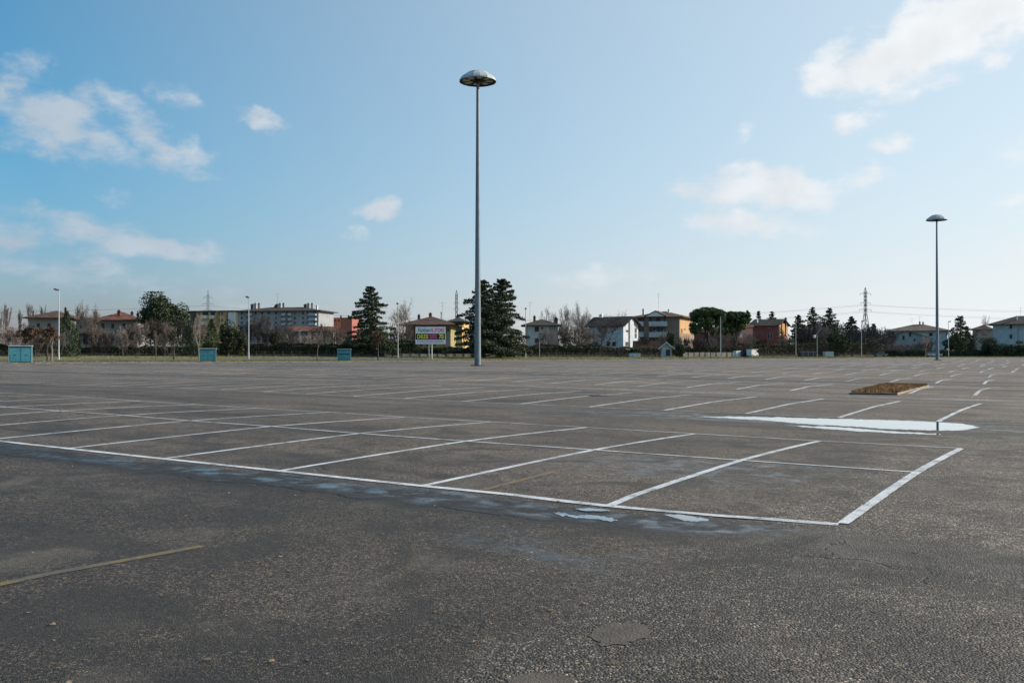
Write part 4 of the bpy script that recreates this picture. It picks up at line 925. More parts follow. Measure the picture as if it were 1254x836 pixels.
# ------------------------------------------------------------------ pylons and cables
M_PYL = mat('pylon_steel', (.17, .18, .19), .5, .1, 1, metal=.4)
def pylon(label, px, d, ytop, ybase_w, arms, head):
    x, y = spot(px, d); zb = -.5; H = hz(ytop, d)-zb; t = thing('lattice_pylon', label, 'pylon', (x, y, zb), math.atan2(RT[1], RT[0])+.3, 'lattice pylons on the skyline')
    b0 = ybase_w/2; b1 = .55; q = MB(); hk = H*.62; n = 12
    def w(z): return b0+(b1-b0)*min(1, z/hk) if z < H*.93 else b1*(H-z)/(H*.07)
    zs = [H*.93*(1-(1-k/n)**1.25) for k in range(n+1)]+[H]
    for za, zb_ in zip(zs[:-1], zs[1:]):
        ca, cb = w(za), w(zb_); P = [(-1, -1), (1, -1), (1, 1), (-1, 1)]
        for i in range(4):
            j = (i+1) % 4; A = (P[i][0]*ca, P[i][1]*ca, za); B = (P[i][0]*cb, P[i][1]*cb, zb_); A2 = (P[j][0]*ca, P[j][1]*ca, za); B2 = (P[j][0]*cb, P[j][1]*cb, zb_)
            q.tube(A, B, .13, .13, 4, False); q.tube(A, B2, .07, .07, 3, False); q.tube(A2, B, .07, .07, 3, False); q.tube(A, A2, .06, .06, 3, False)
    q.obj('tower', M_PYL, t); tips = []
    for fz, wd in arms:
        z = H*fz; a = MB()
        for s in (-1, 1):
            a.tube((s*w(z), -.4, z), (s*wd, 0, z+.1), .10, .06, 4, False); a.tube((s*w(z), .4, z), (s*wd, 0, z+.1), .10, .06, 4, False); a.tube((s*w(z), 0, z+1.1), (s*wd, 0, z+.1), .08, .05, 4, False)
            a.tube((s*wd, 0, z), (s*wd, 0, z-1.0), .09, .09, 5)
        a.obj('cross_arm', M_PYL, t)
        ang = t.rotation_euler.z
        for s in (-1, 1): tips.append((x+math.cos(ang)*s*wd, y+math.sin(ang)*s*wd, zb+z-1.0))
    return tips
T = [pylon('lattice pylon rising behind the ochre flats on the left', 254.5, 560, 355, 3.2, ((.68, 3.0), (.78, 3.4), (.88, 2.8)), 0),
     pylon('slender lattice pylon just left of the big cedar', 559, 600, 355, 4.0, ((.70, 1.6), (.80, 1.6)), 0),
     pylon('lattice pylon with cross arms standing alone right of the conifers', 1060, 540, 351.5, 6.4, ((.66, 4.2), (.76, 3.6), (.90, 3.8)), 0)]
M_CABLE = mat('cable', (.25, .27, .28), .6, .1, 1)
def cable(a, b, sag, label, name='power_cable', r=.045, n=14):
    q = MB(); a = Vector(a); b = Vector(b); prev = a
    for i in range(1, n+1):
        u = i/n; p = a.lerp(b, u); p.z -= sag*4*u*(1-u); q.tube(prev, p, r, r, 3, False); prev = p
    return tag(q.obj(name, M_CABLE), label, 'cable', 'power cables between the pylons')
lx, ly = spot(-420, 640); rx, ry = spot(1700, 620)
for k in range(4):
    nm = ['lowest', 'second lowest', 'second highest', 'highest'][k]
    cable((lx, ly+k, 26+2.2*k), T[0][k], 4, nm+' thin power cable running left from the pylon behind the ochre flats'); cable(T[0][k], T[2][k], 9, nm+' thin power cable spanning from the left pylon to the right pylon', n=22); cable(T[2][k], (rx, ry+k, 27+3*k), 6, nm+' thin power cable running right from the lone right pylon')

# ------------------------------------------------------------------ trees, left to right
FT = 'bare poplars on the far left skyline'
for i, (px, yt, w, lb) in enumerate([(3, 376, 15, 'bare grey poplar at the extreme left edge of the skyline'), (13, 372.5, 14, 'tall bare purple grey poplar, second from the left edge'), (24, 379, 14, 'lower bare poplar above the left kiosk, third from the left edge'), (38.5, 371.5, 13, 'bare poplar rising over the left end of the first tiled roof'), (52, 373, 8, 'thin bare poplar rising over the middle of the first tiled roof'), (-8, 378, 14, 'bare poplar just outside the left edge'), (-22, 374, 14, 'bare poplar farthest outside the left edge')]):
    bare2('poplar', lb, px, 300+6*i, yt, w, .2, m=M_TWIG, group=FT, seed=i, lv=5, spread=.22, up=.5)
bare2('bare_tree', 'wide bare spreading tree between the two left tiled houses', 113, 172, 372, 34, .25, m=M_TWIG, seed=21, lv=6, spread=.7, up=.03)
bare2('bare_tree', 'thin bare tree just left of the small gabled house', 97, 205, 374, 16, .25, m=M_TWIG, seed=22, lv=5)
bushy('leafy_tree', 'small tree with withered brown leaves behind the left kiosk', 34, 152, 393, 26, m=M_BROWN, seed=3, n=2600, clumps=16, leaf=.12, trunkH=.35)
bushy('leafy_tree', 'tree with withered brown leaves and twin trunks on the verge by a lamp', 58, 140, 396, 28, m=M_BROWN, seed=4, n=2600, clumps=18, leaf=.11, trunkH=.42)
bare2('stump_tree', 'leaning pollarded trunk with split pale wood on the left verge', 63, 136, 412, 6, .55, m=M_TWIGP, seed=23, lv=3, spread=.4, tr=.14)
spindle('cypress', 'broad dark conifer beside the left street lamp', 82, 164, 380, 27, seed=1, n=5500)
spindle('cypress', 'short dark conifer leaning against the small gabled house', 93, 170, 401, 12, seed=2, n=1800)
bushy('evergreen', 'large dark double topped evergreen left of the ochre flats', 190, 196, 357, 54, seed=5, n=15000, clumps=60, leaf=.20, m=M_CYP, trunkH=.2)
bushy('evergreen', 'lower lighter companion of the double topped evergreen', 210, 199, 361.5, 46, seed=6, n=10000, clumps=44, leaf=.20, m=M_CEDAR, trunkH=.2)
PROTO = []
def thicket(lst, label, group):
    for i, (px, yt, w, dd) in enumerate(lst):
        if len(PROTO) < 5:
            o = bare2('bare_shrub', label[i], px, dd, yt, w, .03, m=(M_TWIG, M_TWIGD, M_TWIG, M_TWIGP, M_TWIG)[len(PROTO)], group=group, seed=30+len(PROTO), lv=5, spread=.42, up=.22, stems=6, tr=.05, cat='shrub', twig=.02)
            o['label'] = label[i]; x, y = spot(px, dd); PROTO.append((o, hz(yt, dd)-terr(x, y), w/2*dd/F)); continue
        o, H0, R0 = PROTO[(i*3+1) % 5]; c = copy_tree(o); x, y = spot(px, dd); zb = terr(x, y); c.location = (x, y, zb-.1); k = w/2*dd/F/R0
        c.scale = (k, k, (hz(yt, dd)-zb)/H0); c.rotation_euler.z = i*1.9; c['label'] = label[i]; c['group'] = group
thicket([(170, 395, 40, 176), (188, 391, 42, 178), (207, 396, 36, 177), (152, 401, 34, 174), (134, 402, 34, 173), (226, 392, 28, 186), (118, 401, 28, 172), (246, 390, 30, 190), (14, 400, 34, 166), (-10, 396, 40, 168), (108, 404, 22, 171), (160, 398, 30, 180),
         (310, 388, 30, 205), (324, 386, 34, 207), (340, 392, 34, 200), (301, 396, 26, 200), (356, 398, 26, 207), (395, 396, 30, 212), (410, 400, 26, 214), (378, 408, 26, 204), (332, 402, 36, 198), (46, 402, 28, 162), (66, 404, 26, 160), (500, 398, 22, 209), (480, 398, 26, 209)],
        ['dense leafless brown shrub '+w for w in ['fronting the right part of the long grey tiled house', 'below the large double topped evergreen', 'right of the double topped evergreen, near the sapling', 'in front of the middle of the long grey house', 'left of the middle of the long grey house', 'just left of the birch by the middle kiosk', 'between small gabled house and long grey house', 'just right of the birch by the middle kiosk', 'behind the left kiosk', 'beyond the left edge of view', 'under the wide spreading bare tree', 'below the two dark chimneys of the long grey house', 'just right of the second street lamp', 'before the left chimney cluster of the apartment block', 'before the middle chimney cluster of the apartment block', 'left of the second street lamp', 'by the white notice board', 'before the middle of the blue shuttered house', 'at the right end of the blue shuttered house', 'before the blue shutters of the low house', 'under the carport, left part', 'below the first tiled roof, left half', 'left of the broad dark conifer at the first lamp', 'at the left end of the olive house', 'between layered cedar and pale willow']], 'bare shrubs behind the left fence')
bare2('sapling', 'young bare street tree on the verge left of the middle kiosk', 191, 150, 404, 14, .45, m=M_TWIG, seed=50, lv=4, tr=.06)
bushy('sapling', 'small leafy young tree on the verge with sparse green leaves', 213, 152, 401, 15, m=M_OLIVE, seed=7, n=420, clumps=10, leaf=.12, trunkH=.45)
bare2('birch', 'slim pale stemmed birch just left of the middle kiosk', 243.5, 148, 386, 20, .3, m=M_TWIGP, seed=51, lv=5, tr=.08)
spindle('conifer', 'dark pointed conifer behind the birch', 238, 176, 391, 22, seed=8, n=4000)
spindle('conifer', 'dark evergreen left of the rounded evergreen pair', 259, 180, 389.5, 20, seed=9, n=4000)
bushy('evergreen', 'rounded dark evergreen left of the second street lamp', 279, 184, 386, 30, m=M_CYP, seed=10, n=7000, clumps=30, trunkH=.05)
bushy('evergreen', 'dull olive shrubbery at the foot of the second street lamp', 296, 182, 400, 20, m=M_IVY, seed=11, n=3000, trunkH=.05)
bare2('sapling', 'young bare street tree on the verge before the blue shuttered house', 388, 160, 404, 19, .42, m=M_TWIG, seed=52, lv=5, tr=.07)
bushy('evergreen', 'narrow olive conifer in front of the carport', 335, 198, 399, 12, m=M_OLIVE, seed=12, n=1500, trunkH=.05)
cedar('cedar', 'tall layered cedar with open tiers left of the billboard', 454, 196, 350, 66, seed=13, n=26000, tiers=15, power=.62, leaf=.17, lopside=-.05)
bare2('willow', 'pale bare willow behind the third street lamp', 491, 208, 368.5, 30, .25, m=M_TWIGP, seed=53, lv=6, spread=.5, up=-.02)
bushy('sapling', 'young tree with withered brown leaves on a thin stem by the billboard', 463, 160, 401.5, 20, m=M_BROWN, seed=14, n=1500, clumps=16, leaf=.10, trunkH=.40)
cedar('cedar', 'broad layered cedar half behind the near mast', 592, 192, 342, 84, seed=15, n=32000, tiers=16, power=.66, leaf=.18)
cedar('cedar', 'broad layered cedar right of the near mast', 614, 196, 341, 70, seed=16, n=30000, tiers=16, power=.55, leaf=.18)
BT = 'bare garden trees in the middle distance'
for i, (px, yt, w) in enumerate([(676, 378, 36), (691, 375, 34), (705, 371.5, 38), (716, 379, 32), (757, 382, 30)]):
    bare2('bare_tree', ['bare tree over the white house chimney', 'bare tree right of the white house', 'tallest bare tree between the white house and villa', 'bare tree touching the villa roof', 'fine bare crown showing over the villa roof'][i], px, (250, 254, 260, 256, 275)[i], yt, w, .2, m=M_TWIG, group=BT, seed=60+i, lv=6, spread=.60, up=.05)
bare2('bare_tree', 'wide dark bare tree in front of the white villa', 739, 232, 386, 50, .16, m=M_TWIGD, seed=70, lv=6, spread=.62, up=.05, tr=.2)
bare2('bare_tree', 'thin bare tree beside the tiny white hut', 807, 222, 404, 20, .3, m=M_TWIG, seed=71, lv=5)
bushy('evergreen', 'yellow green bushy tree behind the tiny hut', 821, 236, 406, 16, m=M_OLIVE, seed=17, n=1800)
UP = 'umbrella pines'
umbrella_pine('larger left umbrella pine beside the sunlit ochre end', 868, 240, 376, 411, 46, 81, UP)
umbrella_pine('smaller right umbrella pine overlapping its neighbour', 899, 246, 380, 412, 40, 82, UP)
bushy('evergreen', 'dark low crown between the pines and the brown flats', 851, 246, 389, 16, m=M_PINE, seed=18, n=2200, trunkH=.5)
bushy('evergreen', 'dark foliage filling the gap between the two umbrella pines', 885, 256, 389, 26, m=M_PINE, seed=33, n=3000, trunkH=.4)
RF = 'conifers showing over the brick red house'
for i, (px, yt, w) in enumerate([(915.5, 379.5, 15), (929, 380.5, 11), (945.5, 381, 16)]):
    cedar('conifer', ['open conifer over the left end of the brick red roof', 'thin conifer over the middle of the brick red roof', 'rounded conifer over the right end of the brick red roof'][i], px, 335, yt, w*2.1, seed=90+i, n=6000, tiers=12, group=RF, leaf=.26, m=M_CYP)
for i, (px, yt, w, lb) in enumerate([(978, 385, 22, 'dark conifer left of the roof window'), (995.5, 375.5, 22, 'pointed dark conifer left of the pylon, second of three'), (1016, 376.5, 26, 'tallest broad dark conifer left of the pylon'), (1042.5, 387, 20, 'smaller dark conifer next to the pylon'), (1070, 396, 12, 'small conifer top just right of the pylon')]):
    cedar('conifer', lb, px, 290+4*i, yt, w*1.75, seed=100+i, n=10000, tiers=13, group='dark conifers on the right', leaf=.22, m=(M_CEDAR, M_CYP)[i % 2], power=.75)
bushy('evergreen', 'round dark evergreen below the tall conifer on the right', 1023, 262, 401, 22, m=M_CYP, seed=19, n=5500, clumps=30, trunkH=.15)
bushy('evergreen', 'lighter green round bush beside the dark evergreen', 1033, 258, 412, 17, m=M_OLIVE, seed=20, n=2800)
thicket([(1010, 392, 40, 310), (1006, 388, 30, 300), (1026, 394, 36, 308), (1072, 400, 40, 310), (1003, 396, 34, 268), (988, 402, 28, 266), (1047, 400, 32, 280), (1062, 397, 36, 282), (1078, 412, 34, 276), (1098, 419, 34, 274), (1118, 420, 34, 275), (1136, 414, 28, 280), (960, 412, 26, 262), (885, 408, 28, 240), (912, 406, 30, 243), (928, 412, 26, 250), (842, 411, 26, 240), (790, 412, 20, 238), (1085, 403, 28, 290), (1105, 421, 28, 272), (700, 400, 40, 245), (718, 402, 30, 240), (668, 402, 26, 232), (690, 396, 34, 252), (870, 412, 26, 238), (855, 414, 22, 236)],
        ['dense leafless shrub '+w for w in ['between globe lamp and ribbed container on the skyline', 'high between the two tallest right conifers', 'right of the brown house with roof window', 'left of the dark hatchback, pale and high','below the roof window of the brown house', 'left of the globe lamp', 'just left of the eighth conifer by the pylon lamp', 'at the foot of the lattice pylon', 'right of the lattice pylon behind the dark hatchback', 'before the left part of the low gabled house', 'before the peak of the low gabled house', 'left of the light blue estate car', 'right of the brick red house gable', 'under the right umbrella pine', 'behind the tall white container', 'behind the white van', 'under the sunlit ochre end of the brown flats', 'over the low outbuilding roof', 'at the left end of the wide pale house', 'before the right slope of the low gabled house', 'under the tallest bare trees left of the villa', 'touching the left corner of the villa', 'before the left wall of the white house', 'under the bare trees right of the white house', 'under the left umbrella pine', 'behind the left end of the green hedge']], 'bare shrubs before the right hand houses')
cedar('cedar', 'small flat topped cedar right of the farther mast', 1176, 284, 386.5, 34, seed=25, n=7000, tiers=11, power=.6, leaf=.22)
bushy('evergreen', 'dark evergreen mass under the small cedar', 1170, 282, 401, 34, m=M_CYP, seed=26, n=8000, clumps=34, trunkH=.02)
bushy('evergreen', 'dark conifer left of the distant brown roof', 1187, 284, 396, 18, m=M_CYP, seed=27, n=3500, clumps=18, trunkH=.02)
bare2('bare_tree', 'sunlit reddish bare tree behind the light blue car', 1133, 274, 410, 14, .2, m=M_TWIGP, seed=28, lv=5)
bushy('evergreen', 'large dark round shrub under the tall white house', 1214, 280, 411.5, 32, m=M_CYP, seed=29, n=8000, clumps=34, trunkH=.02)
bushy('evergreen', 'dark shrub at the right edge of view under the tall house', 1250, 276, 417, 30, m=M_OLIVE, seed=30, n=5500, clumps=26, trunkH=.02)
bushy('evergreen', 'low dark shrub between round shrub and right edge', 1234, 277, 421, 24, m=M_CYP, seed=31, n=3500, clumps=20, trunkH=.02)
bare2('bare_tree', 'bare tree between the far house and the tall white house', 1210, 330, 386, 22, .3, m=M_TWIG, seed=72, lv=5)
# hedges along the boundary, left to right
HG = [('ivy_hedge', 'dark ivy covered shrubbery along the fence at far left', (-60, 160), (92, 176), 421, M_IVY, 3.0),
      ('shrub_border', 'dark mixed shrub border behind the fence left of the middle kiosk', (95, 176), (232, 186), 423, M_CYP, 3.0),
      ('shrub_border', 'dark mixed shrub border behind the fence below the grey apartment block', (232, 186), (430, 196), 419, M_IVY, 3.0),
      ('shrub_border', 'dark shrub border behind the fence under the layered cedar', (425, 196), (512, 202), 414, M_CYP, 3.0),
      ('shrub_border', 'dark shrub border behind the fence under the billboard', (512, 202), (630, 208), 424, M_IVY, 2.5),
      ('ivy_hedge', 'tall dark ivy covered fence below the white house', (628, 210), (735, 220), 420.5, M_IVY, 1.8),
      ('beech_hedge', 'speckled brown leaved hedge in front of the white villa', (733, 222), (808, 228), 424, mat('speckled_hedge', (.060, .055, .035), .9, .4, 4, col2=(.22, .19, .13)), 1.6),
      ('clipped_hedge', 'green hedge above the concrete wall behind the parking', (833, 234), (905, 242), 424.5, M_OLIVE, 2.4),
      ('shrub_border', 'dark shrubs behind the van and containers', (903, 242), (985, 256), 420, M_IVY, 2.4),
      ('shrub_border', 'dark shrubs behind the pale container', (985, 256), (1080, 270), 418, M_IVY, 2.4),
      ('dark_hedge', 'long dark hedge along the right boundary behind the cars', (1078, 272), (1330, 292), 428.2, M_CYP, 2.6)]
for i, (nm, lb, pa, pb, yt, m, th) in enumerate(HG): hedge(nm, lb, pa, pb, yt, th, m, 200+i, n=int(150*(pb[0]-pa[0])**.9), leaf=.17)
bushy('round_shrub', 'round dark shrub behind the pale container by the villa', 777, 218, 424, 16, m=M_CYP, seed=40, n=2500, trunkH=.0, cat='shrub')
bushy('round_shrub', 'large round dark shrub right of the tiny hut', 832, 220, 418.5, 19, m=M_CYP, seed=42, n=4500, clumps=26, trunkH=.0, cat='shrub')

# boundary wall and fence, in stretches
M_FPOST = mat('fence_post_concrete', (.09, .085, .075), .9, .15, 3); M_MESH = mat('dark_fence_panel', (.055, .055, .05), .85, .3, 1.5)
def fence(name, label, pa, pb, ytop_w, hfence, m, n):
    (xa, ya), (xb, yb) = spot(*pa), spot(*pb); L_ = math.dist((xa, ya), (xb, yb)); za, zb = terr(xa, ya), terr(xb, yb)
    ang = math.atan2(yb-ya, xb-xa); t = thing(name, label, 'fence', (xa, ya, min(za, zb)-.1), ang); hw = ytop_w
    MB().box(0, L_, -.1, .1, 0, hw+.1).obj('base_wall', m, t)
    step = L_/n
    for i in range(n+1): MB().box(i*step-.06, i*step+.06, -.17, -.102, 0, hw+hfence+.15).obj('post', M_FPOST, t)
    if hfence > 0:
        for i in range(n):
            q = MB(); q.box(i*step+.06, (i+1)*step-.06, -.14, -.11, hw+.16, hw+.19); q.box(i*step+.06, (i+1)*step-.06, -.14, -.11, hw+hfence, hw+hfence+.04)
            for k in range(int((step-.12)/.28)): q.box(i*step+.15+k*.28, i*step+.17+k*.28, -.135, -.115, hw+.16, hw+hfence)
            q.obj('railing', M_MESH, t)
fence('boundary_fence', 'low dark wall with railing along the left end of the verge', (-60, 158), (235, 182), .55, .7, M_MESH, 22)
fence('boundary_fence', 'low dark wall with railing behind the verge below the grey apartments', (235, 182), (470, 196), .55, .6, M_MESH, 22)
fence('boundary_fence', 'grey concrete wall behind the billboard posts', (470, 196), (640, 208), .75, 0, M_CONC, 16)
fence('boundary_fence', 'low dark wall at the foot of the ivy covered fence', (640, 208), (812, 226), .5, .5, M_MESH, 18)
fence('boundary_fence', 'pale concrete slab wall under the green hedge', (836, 232), (903, 240), 1.15, 0, M_CONC, 10)
fence('boundary_fence', 'low wall and railing behind the van and the second lamp on the right', (926, 243), (1080, 268), .5, .5, M_MESH, 16)

# far woods closing the horizon
rsw = np.random.RandomState(5); P = []
for k in range(30000):
    px = rsw.uniform(-900, 2200); d = rsw.uniform(420, 560); hgt = 9+4*mnoise.noise(Vector((px*.02, 0, 0)))+3*mnoise.noise(Vector((px*.11, 3, 0)))
    x, y = spot(px, d); P.append((x, y, rsw.uniform(0, 1)**.7*hgt))
o = leaf_obj('distant_woods', P, 1.0, mat('distant_woods', (.055, .055, .045), .95, .3, .1), None, rsw); o['kind'] = 'stuff'
# grass tufts on the verge
V = []; Fs = []
for k in range(30000):
    s_ = rsw.uniform(-40, 300); fp = max(6, fence_perp(s_)); p = .2+rsw.uniform(0, 1)**1.2*(fp-.2)
    if 12.5 < p < 21 and s_ < 75: continue
    x, y = edge_pt(p, s_); z = terr(x, y); a_ = rsw.uniform(0, PI); w = rsw.uniform(.03, .10); hh = rsw.uniform(.04, .16)*(1+1.2*max(0, mnoise.noise(Vector((x*.15, y*.15, 0)))))
    n0 = len(V); V += [(x-math.cos(a_)*w, y-math.sin(a_)*w, z-.02), (x+math.cos(a_)*w, y+math.sin(a_)*w, z-.02), (x+rsw.uniform(-.1, .1), y+rsw.uniform(-.1, .1), z+hh)]; Fs.append([n0, n0+1, n0+2])
o = mesh_obj('grass', V, Fs, mat('grass_blades', (.15, .15, .045), .9, .3, .4, col2=(.26, .23, .09))); o['kind'] = 'stuff'

# ------------------------------------------------------------------ street furniture
CA = math.atan2(RT[1], RT[0])
SL = 'street lamps along the service road'
def lamp(px, d, ytop, label, pole_r=.10, m=None):
    x, y = spot(px, d); z = terr(x, y); H = hz(ytop, d)-z; t = thing('street_lamp', label, 'street lamp', (x, y, z-.05), CA, SL)
    q = MB(); q.tube((0, 0, 0), (0, 0, 1.2), pole_r*1.3, pole_r*1.2, 8); q.tube((0, 0, 1.2), (0, 0, H), pole_r, pole_r*.6, 8); q.obj('pole', m or M_LP, t)
    q = MB(); q.tube((0, 0, H-.1), (0, -.9, H+.08), .05, .04, 6); q.obj('arm', m or M_LP, t)
    q = MB(); q.v = [(-.22, -.3, H-.02), (.22, -.3, H-.02), (.17, -1.5, H+.10), (-.17, -1.5, H+.10), (-.16, -.35, H+.2), (.16, -.35, H+.2), (.11, -1.4, H+.27), (-.11, -1.4, H+.27)]
    q.f = [[0,3,2,1],[4,5,6,7],[0,1,5,4],[1,2,6,5],[2,3,7,6],[3,0,4,7]]; hd = q.obj('lamp_head', M_DARK, t)
M_LP = mat('pale_lamp_post', (.48, .49, .49), .5, .08, 2, metal=.3)
lamp(72, 145, 355.5, 'slim street lamp left of the dark conifer, leftmost of the row'); lamp(304.5, 163, 364.5, 'slim street lamp in front of the grey apartment block')
lamp(487.3, 183, 372.3, 'slim street lamp just left of the billboard'); lamp(643.7, 199, 378.3, 'slim street lamp right of the big cedar')
lamp(882.5, 226, 387.2, 'slim pale street lamp in front of the umbrella pines'); lamp(974.6, 252, 395.5, 'slim street lamp right of the brick red house')
lamp(1055, 262, 393.5, 'slim street lamp just left of the lattice pylon'); lamp(1161.5, 272, 394, 'slim street lamp right of the farther mast')
x, y = spot(1000.6, 246); z = terr(x, y); t = thing('globe_lamp', 'short lamp post with a white globe on a slanted arm near the container', 'street lamp', (x, y, z), CA)
hh = hz(412, 246)-z; MB().tube((0, 0, 0), (0, 0, hh+.6), .07, .05, 8).obj('pole', M_LP, t); MB().tube((-.7, 0, hh+.1), (1.2, 0, hh+2.2), .05, .04, 6).obj('arm', M_LP, t)
MB().lathe([(.02, -.5), (.28, -.35), (.38, 0), (.28, .35), (.02, .5)], 12, (-.75, -.1, hh)).obj('globe', M_WHITEC, t, True)
x, y = spot(660.5, 202); z = terr(x, y); t = thing('signal_post', 'thin bare post between street lamp and white house', 'post', (x, y, z)); MB().tube((0, 0, 0), (0, 0, hz(418, 202)-z), .06, .05, 6).obj('pole', M_LP, t)
MB().tube((0, 0, hz(418, 202)-z), (0, 0, hz(417, 202)-z), .08, .08, 6).obj('cap', M_DARK, t)

# teal kiosks / cabinets on the verge
M_TEAL = mat('teal_sheet_metal', (.065, .26, .32), .5, .14, .8, .1, 4, spec=.4); M_TEALD = mat('dark_teal_trim', (.02, .06, .07), .6, .1, 3); M_TEALL = mat('faded_teal_rim', (.35, .48, .48), .6, .1, 3)
def kiosk(pxa, pxb, d, ytop, ybase, label, band=False):
    x, y = spot((pxa+pxb)/2, d); z = terr(x, y) ; W_ = (pxb-pxa)*d/F; H = (ybase-ytop)*d/F; D_ = W_*.4
    t = thing('metal_kiosk', label, 'kiosk', (x, y, z-.02), CA-math.atan((( pxa+pxb)/2-627)/F)*.85, 'teal metal kiosks on the verge')
    MB().box(-W_/2, W_/2, 0, D_, .12, H-.18).obj('body', M_TEAL, t)
    MB().box(-W_/2-.03, W_/2+.03, -.03, D_+.03, 0, .12).obj('plinth', M_TEALD, t)
    MB().box(-W_/2-.08, W_/2+.08, -.12, D_+.08, H-.14, H).obj('roof', M_TEALL, t); MB().box(-W_/2-.01, W_/2+.01, -.02, D_+.01, H-.30, H-.141).obj('fascia', M_TEALD, t)
    for k in range(2):
        a0 = -W_/2+.12+k*(W_/2-.06); q = MB(); q.box(a0, a0+W_/2-.18, -.035, -.002, .2, H-.42); dr = q.obj('shutter_panel', M_TEAL, t)
        MB().box(a0+W_/4-.18, a0+W_/4+.06, -.06, -.037, H*.42, H*.42+.12).obj('handle', M_TEALD, dr)
    for s in (-1, 1): MB().box(s*W_/2-.05 if s > 0 else s*W_/2-.02, s*W_/2+.05 if s > 0 else s*W_/2+.02, -.06, .05, .0, H-.14).obj('corner_trim', M_TEALL, t)
    if band: MB().box(-W_/2-.02, W_/2+.02, -.05, -.037, H*.52, H*.60).obj('band', M_TEALD, t)
    return t
kiosk(12.5, 37.5, 128, 422, 443.6, 'large teal metal kiosk at the far left of the verge'); kiosk(245, 264, 146, 424.3, 440.6, 'teal metal kiosk beside the birch, middle of three')
kiosk(413.5, 429.5, 160, 426, 440.3, 'smaller teal kiosk with a dark band, rightmost of three', True)

# billboard
x, y = spot(527, 178); z = terr(x, y); dd = 178; S = dd/F
bt = thing('billboard', 'billboard with white, yellow on black and lilac bands on two thin posts', 'billboard', (x, y, z-.05), CA-.02)
zt, z1, z2, zb_ = [hz(v, dd)-z+.05 for v in (400.3, 408.3, 415.7, 421.0)]; w2 = 36/2*S
M_BW = mat('billboard_white', (.84, .83, .82), .6, .03, 3); M_BB = mat('billboard_black', (.030, .032, .012), .6, .05, 3)
MB().box(-w2, w2, 0, .12, zb_, zt).obj('panel', M_SHUT, bt)
MB().box(-w2, w2, -.02, -.002, z1, zt).obj('top_band', M_BW, bt); MB().box(-w2, w2, -.02, -.002, z2, z1-.02).obj('middle_band', M_BB, bt); MB().box(-w2, w2, -.02, -.002, zb_, z2-.02).obj('bottom_band', M_BW, bt)
MB().box(-w2+15.8*S, -w2+26.5*S, -.03, -.021, z2+.03, z1-.05).obj('purple_field', mat('billboard_purple', (.20, .05, .10), .6, .05, 3), bt)
q = MB(); q.box(-w2-.05, w2+.05, -.04, .14, zt, zt+.06); q.box(-w2-.05, w2+.05, -.04, .14, zb_-.06, zb_); q.box(-w2-.06, -w2, -.04, .14, zb_, zt); q.box(w2, w2+.06, -.04, .14, zb_, zt); q.obj('frame', M_WHITEC, bt)
for px in (525.3, 528.8): MB().tube(((px-527)*S, .2, 0), ((px-527)*S, .2, zt-.4), .10, .10, 8).obj('post', M_WHITEC, bt)
def text(s, px, zc, wpx, hpx, col, shear=0, name='lettering', bold=.0):
    cu = bpy.data.curves.new('t', 'FONT'); cu.body = s; cu.shear = shear; cu.offset = bold; cu.extrude = .0
    o = bpy.data.objects.new('t', cu); C.objects.link(o); bpy.context.view_layer.update()
    me = bpy.data.meshes.new_from_object(o); bpy.data.objects.remove(o)
    v = np.array([tuple(p.co) for p in me.vertices]); lo, hi = v.min(0), v.max(0)
    v2 = [((px-527)*S+(p[0]-lo[0])/(hi[0]-lo[0])*wpx*S, -.036, zc+((p[1]-lo[1])/(hi[1]-lo[1])-.5)*hpx*S) for p in v]
    for i, p in enumerate(v2): me.vertices[i].co = p
    me.materials.append(mat('ink_%d_%d_%d' % tuple(int(c*100) for c in col), col, .6, .02, 3)); ob = bpy.data.objects.new(name, me); C.objects.link(ob); ob.parent = bt
text('Fabbian', 511.5, (zt+z1)/2+.05, 16, 5.0, (.05, .13, .12), .35, bold=.01); text('IL STORE', 528.5, (zt+z1)/2, 15.3, 4.6, (.75, .12, .32), bold=.03)
text('CHIUDE', 510.7, (z1+z2)/2, 13.6, 5.4, (.85, .80, .10), bold=.03); text('TUTTO', 525.7, (z1+z2)/2, 9, 4.4, (.85, .14, .38), bold=.03); text('70', 537.7, (z1+z2)/2, 5.6, 5.8, (.88, .86, .16), bold=.03)
rb = random.Random(9)
for row, zc in ((0, z2-.02-1.6*S), (1, z2-.02-3.5*S)):
    xx = -w2+2*S
    while xx < w2-2.4*S:
        wd = rb.uniform(.8, 2.6)*S; MB().box(xx, min(xx+wd, w2-.1), -.03, -.021, zc-.45*S, zc+.45*S).obj('small_print', mat('lilac_ink', (.20, .16, .36), .6, .05, 3), bt); xx += wd+.45*S

# pale container, containers by the van
def container(name, pxa, pxb, d, ytop, m, label, D_=1.4, lid=None, ribs=0, yaw=.05):
    x, y = spot((pxa+pxb)/2, d); z = terr(x, y) if perp(x, y)[0] > 0 else zl(x, y); W_ = (pxb-pxa)*d/F; H = hz(ytop, d)-z
    t = thing(name, label, 'container', (x, y, z-.02), CA+yaw)
    MB().box(-W_/2, W_/2, 0, D_, .08, H-.1).obj('body', m, t); MB().box(-W_/2-.04, W_/2+.04, -.04, D_+.04, H-.1, H).obj('lid', lid or m, t)
    for i in range(ribs):
        a0 = -W_/2+(i+.5)*W_/ribs; MB().box(a0-.05, a0+.05, -.05, -.002, .1, H-.12).obj('rib', lid or m, t)
    for s in (-1, 1): MB().box(s*(W_/2-.15)-.08, s*(W_/2-.15)+.08, .1, D_-.1, -.02, .08).obj('foot', M_DARK, t)
    return t
M_PG = mat('pale_grey_green_metal', (.42, .50, .50), .5, .12, 1.5)
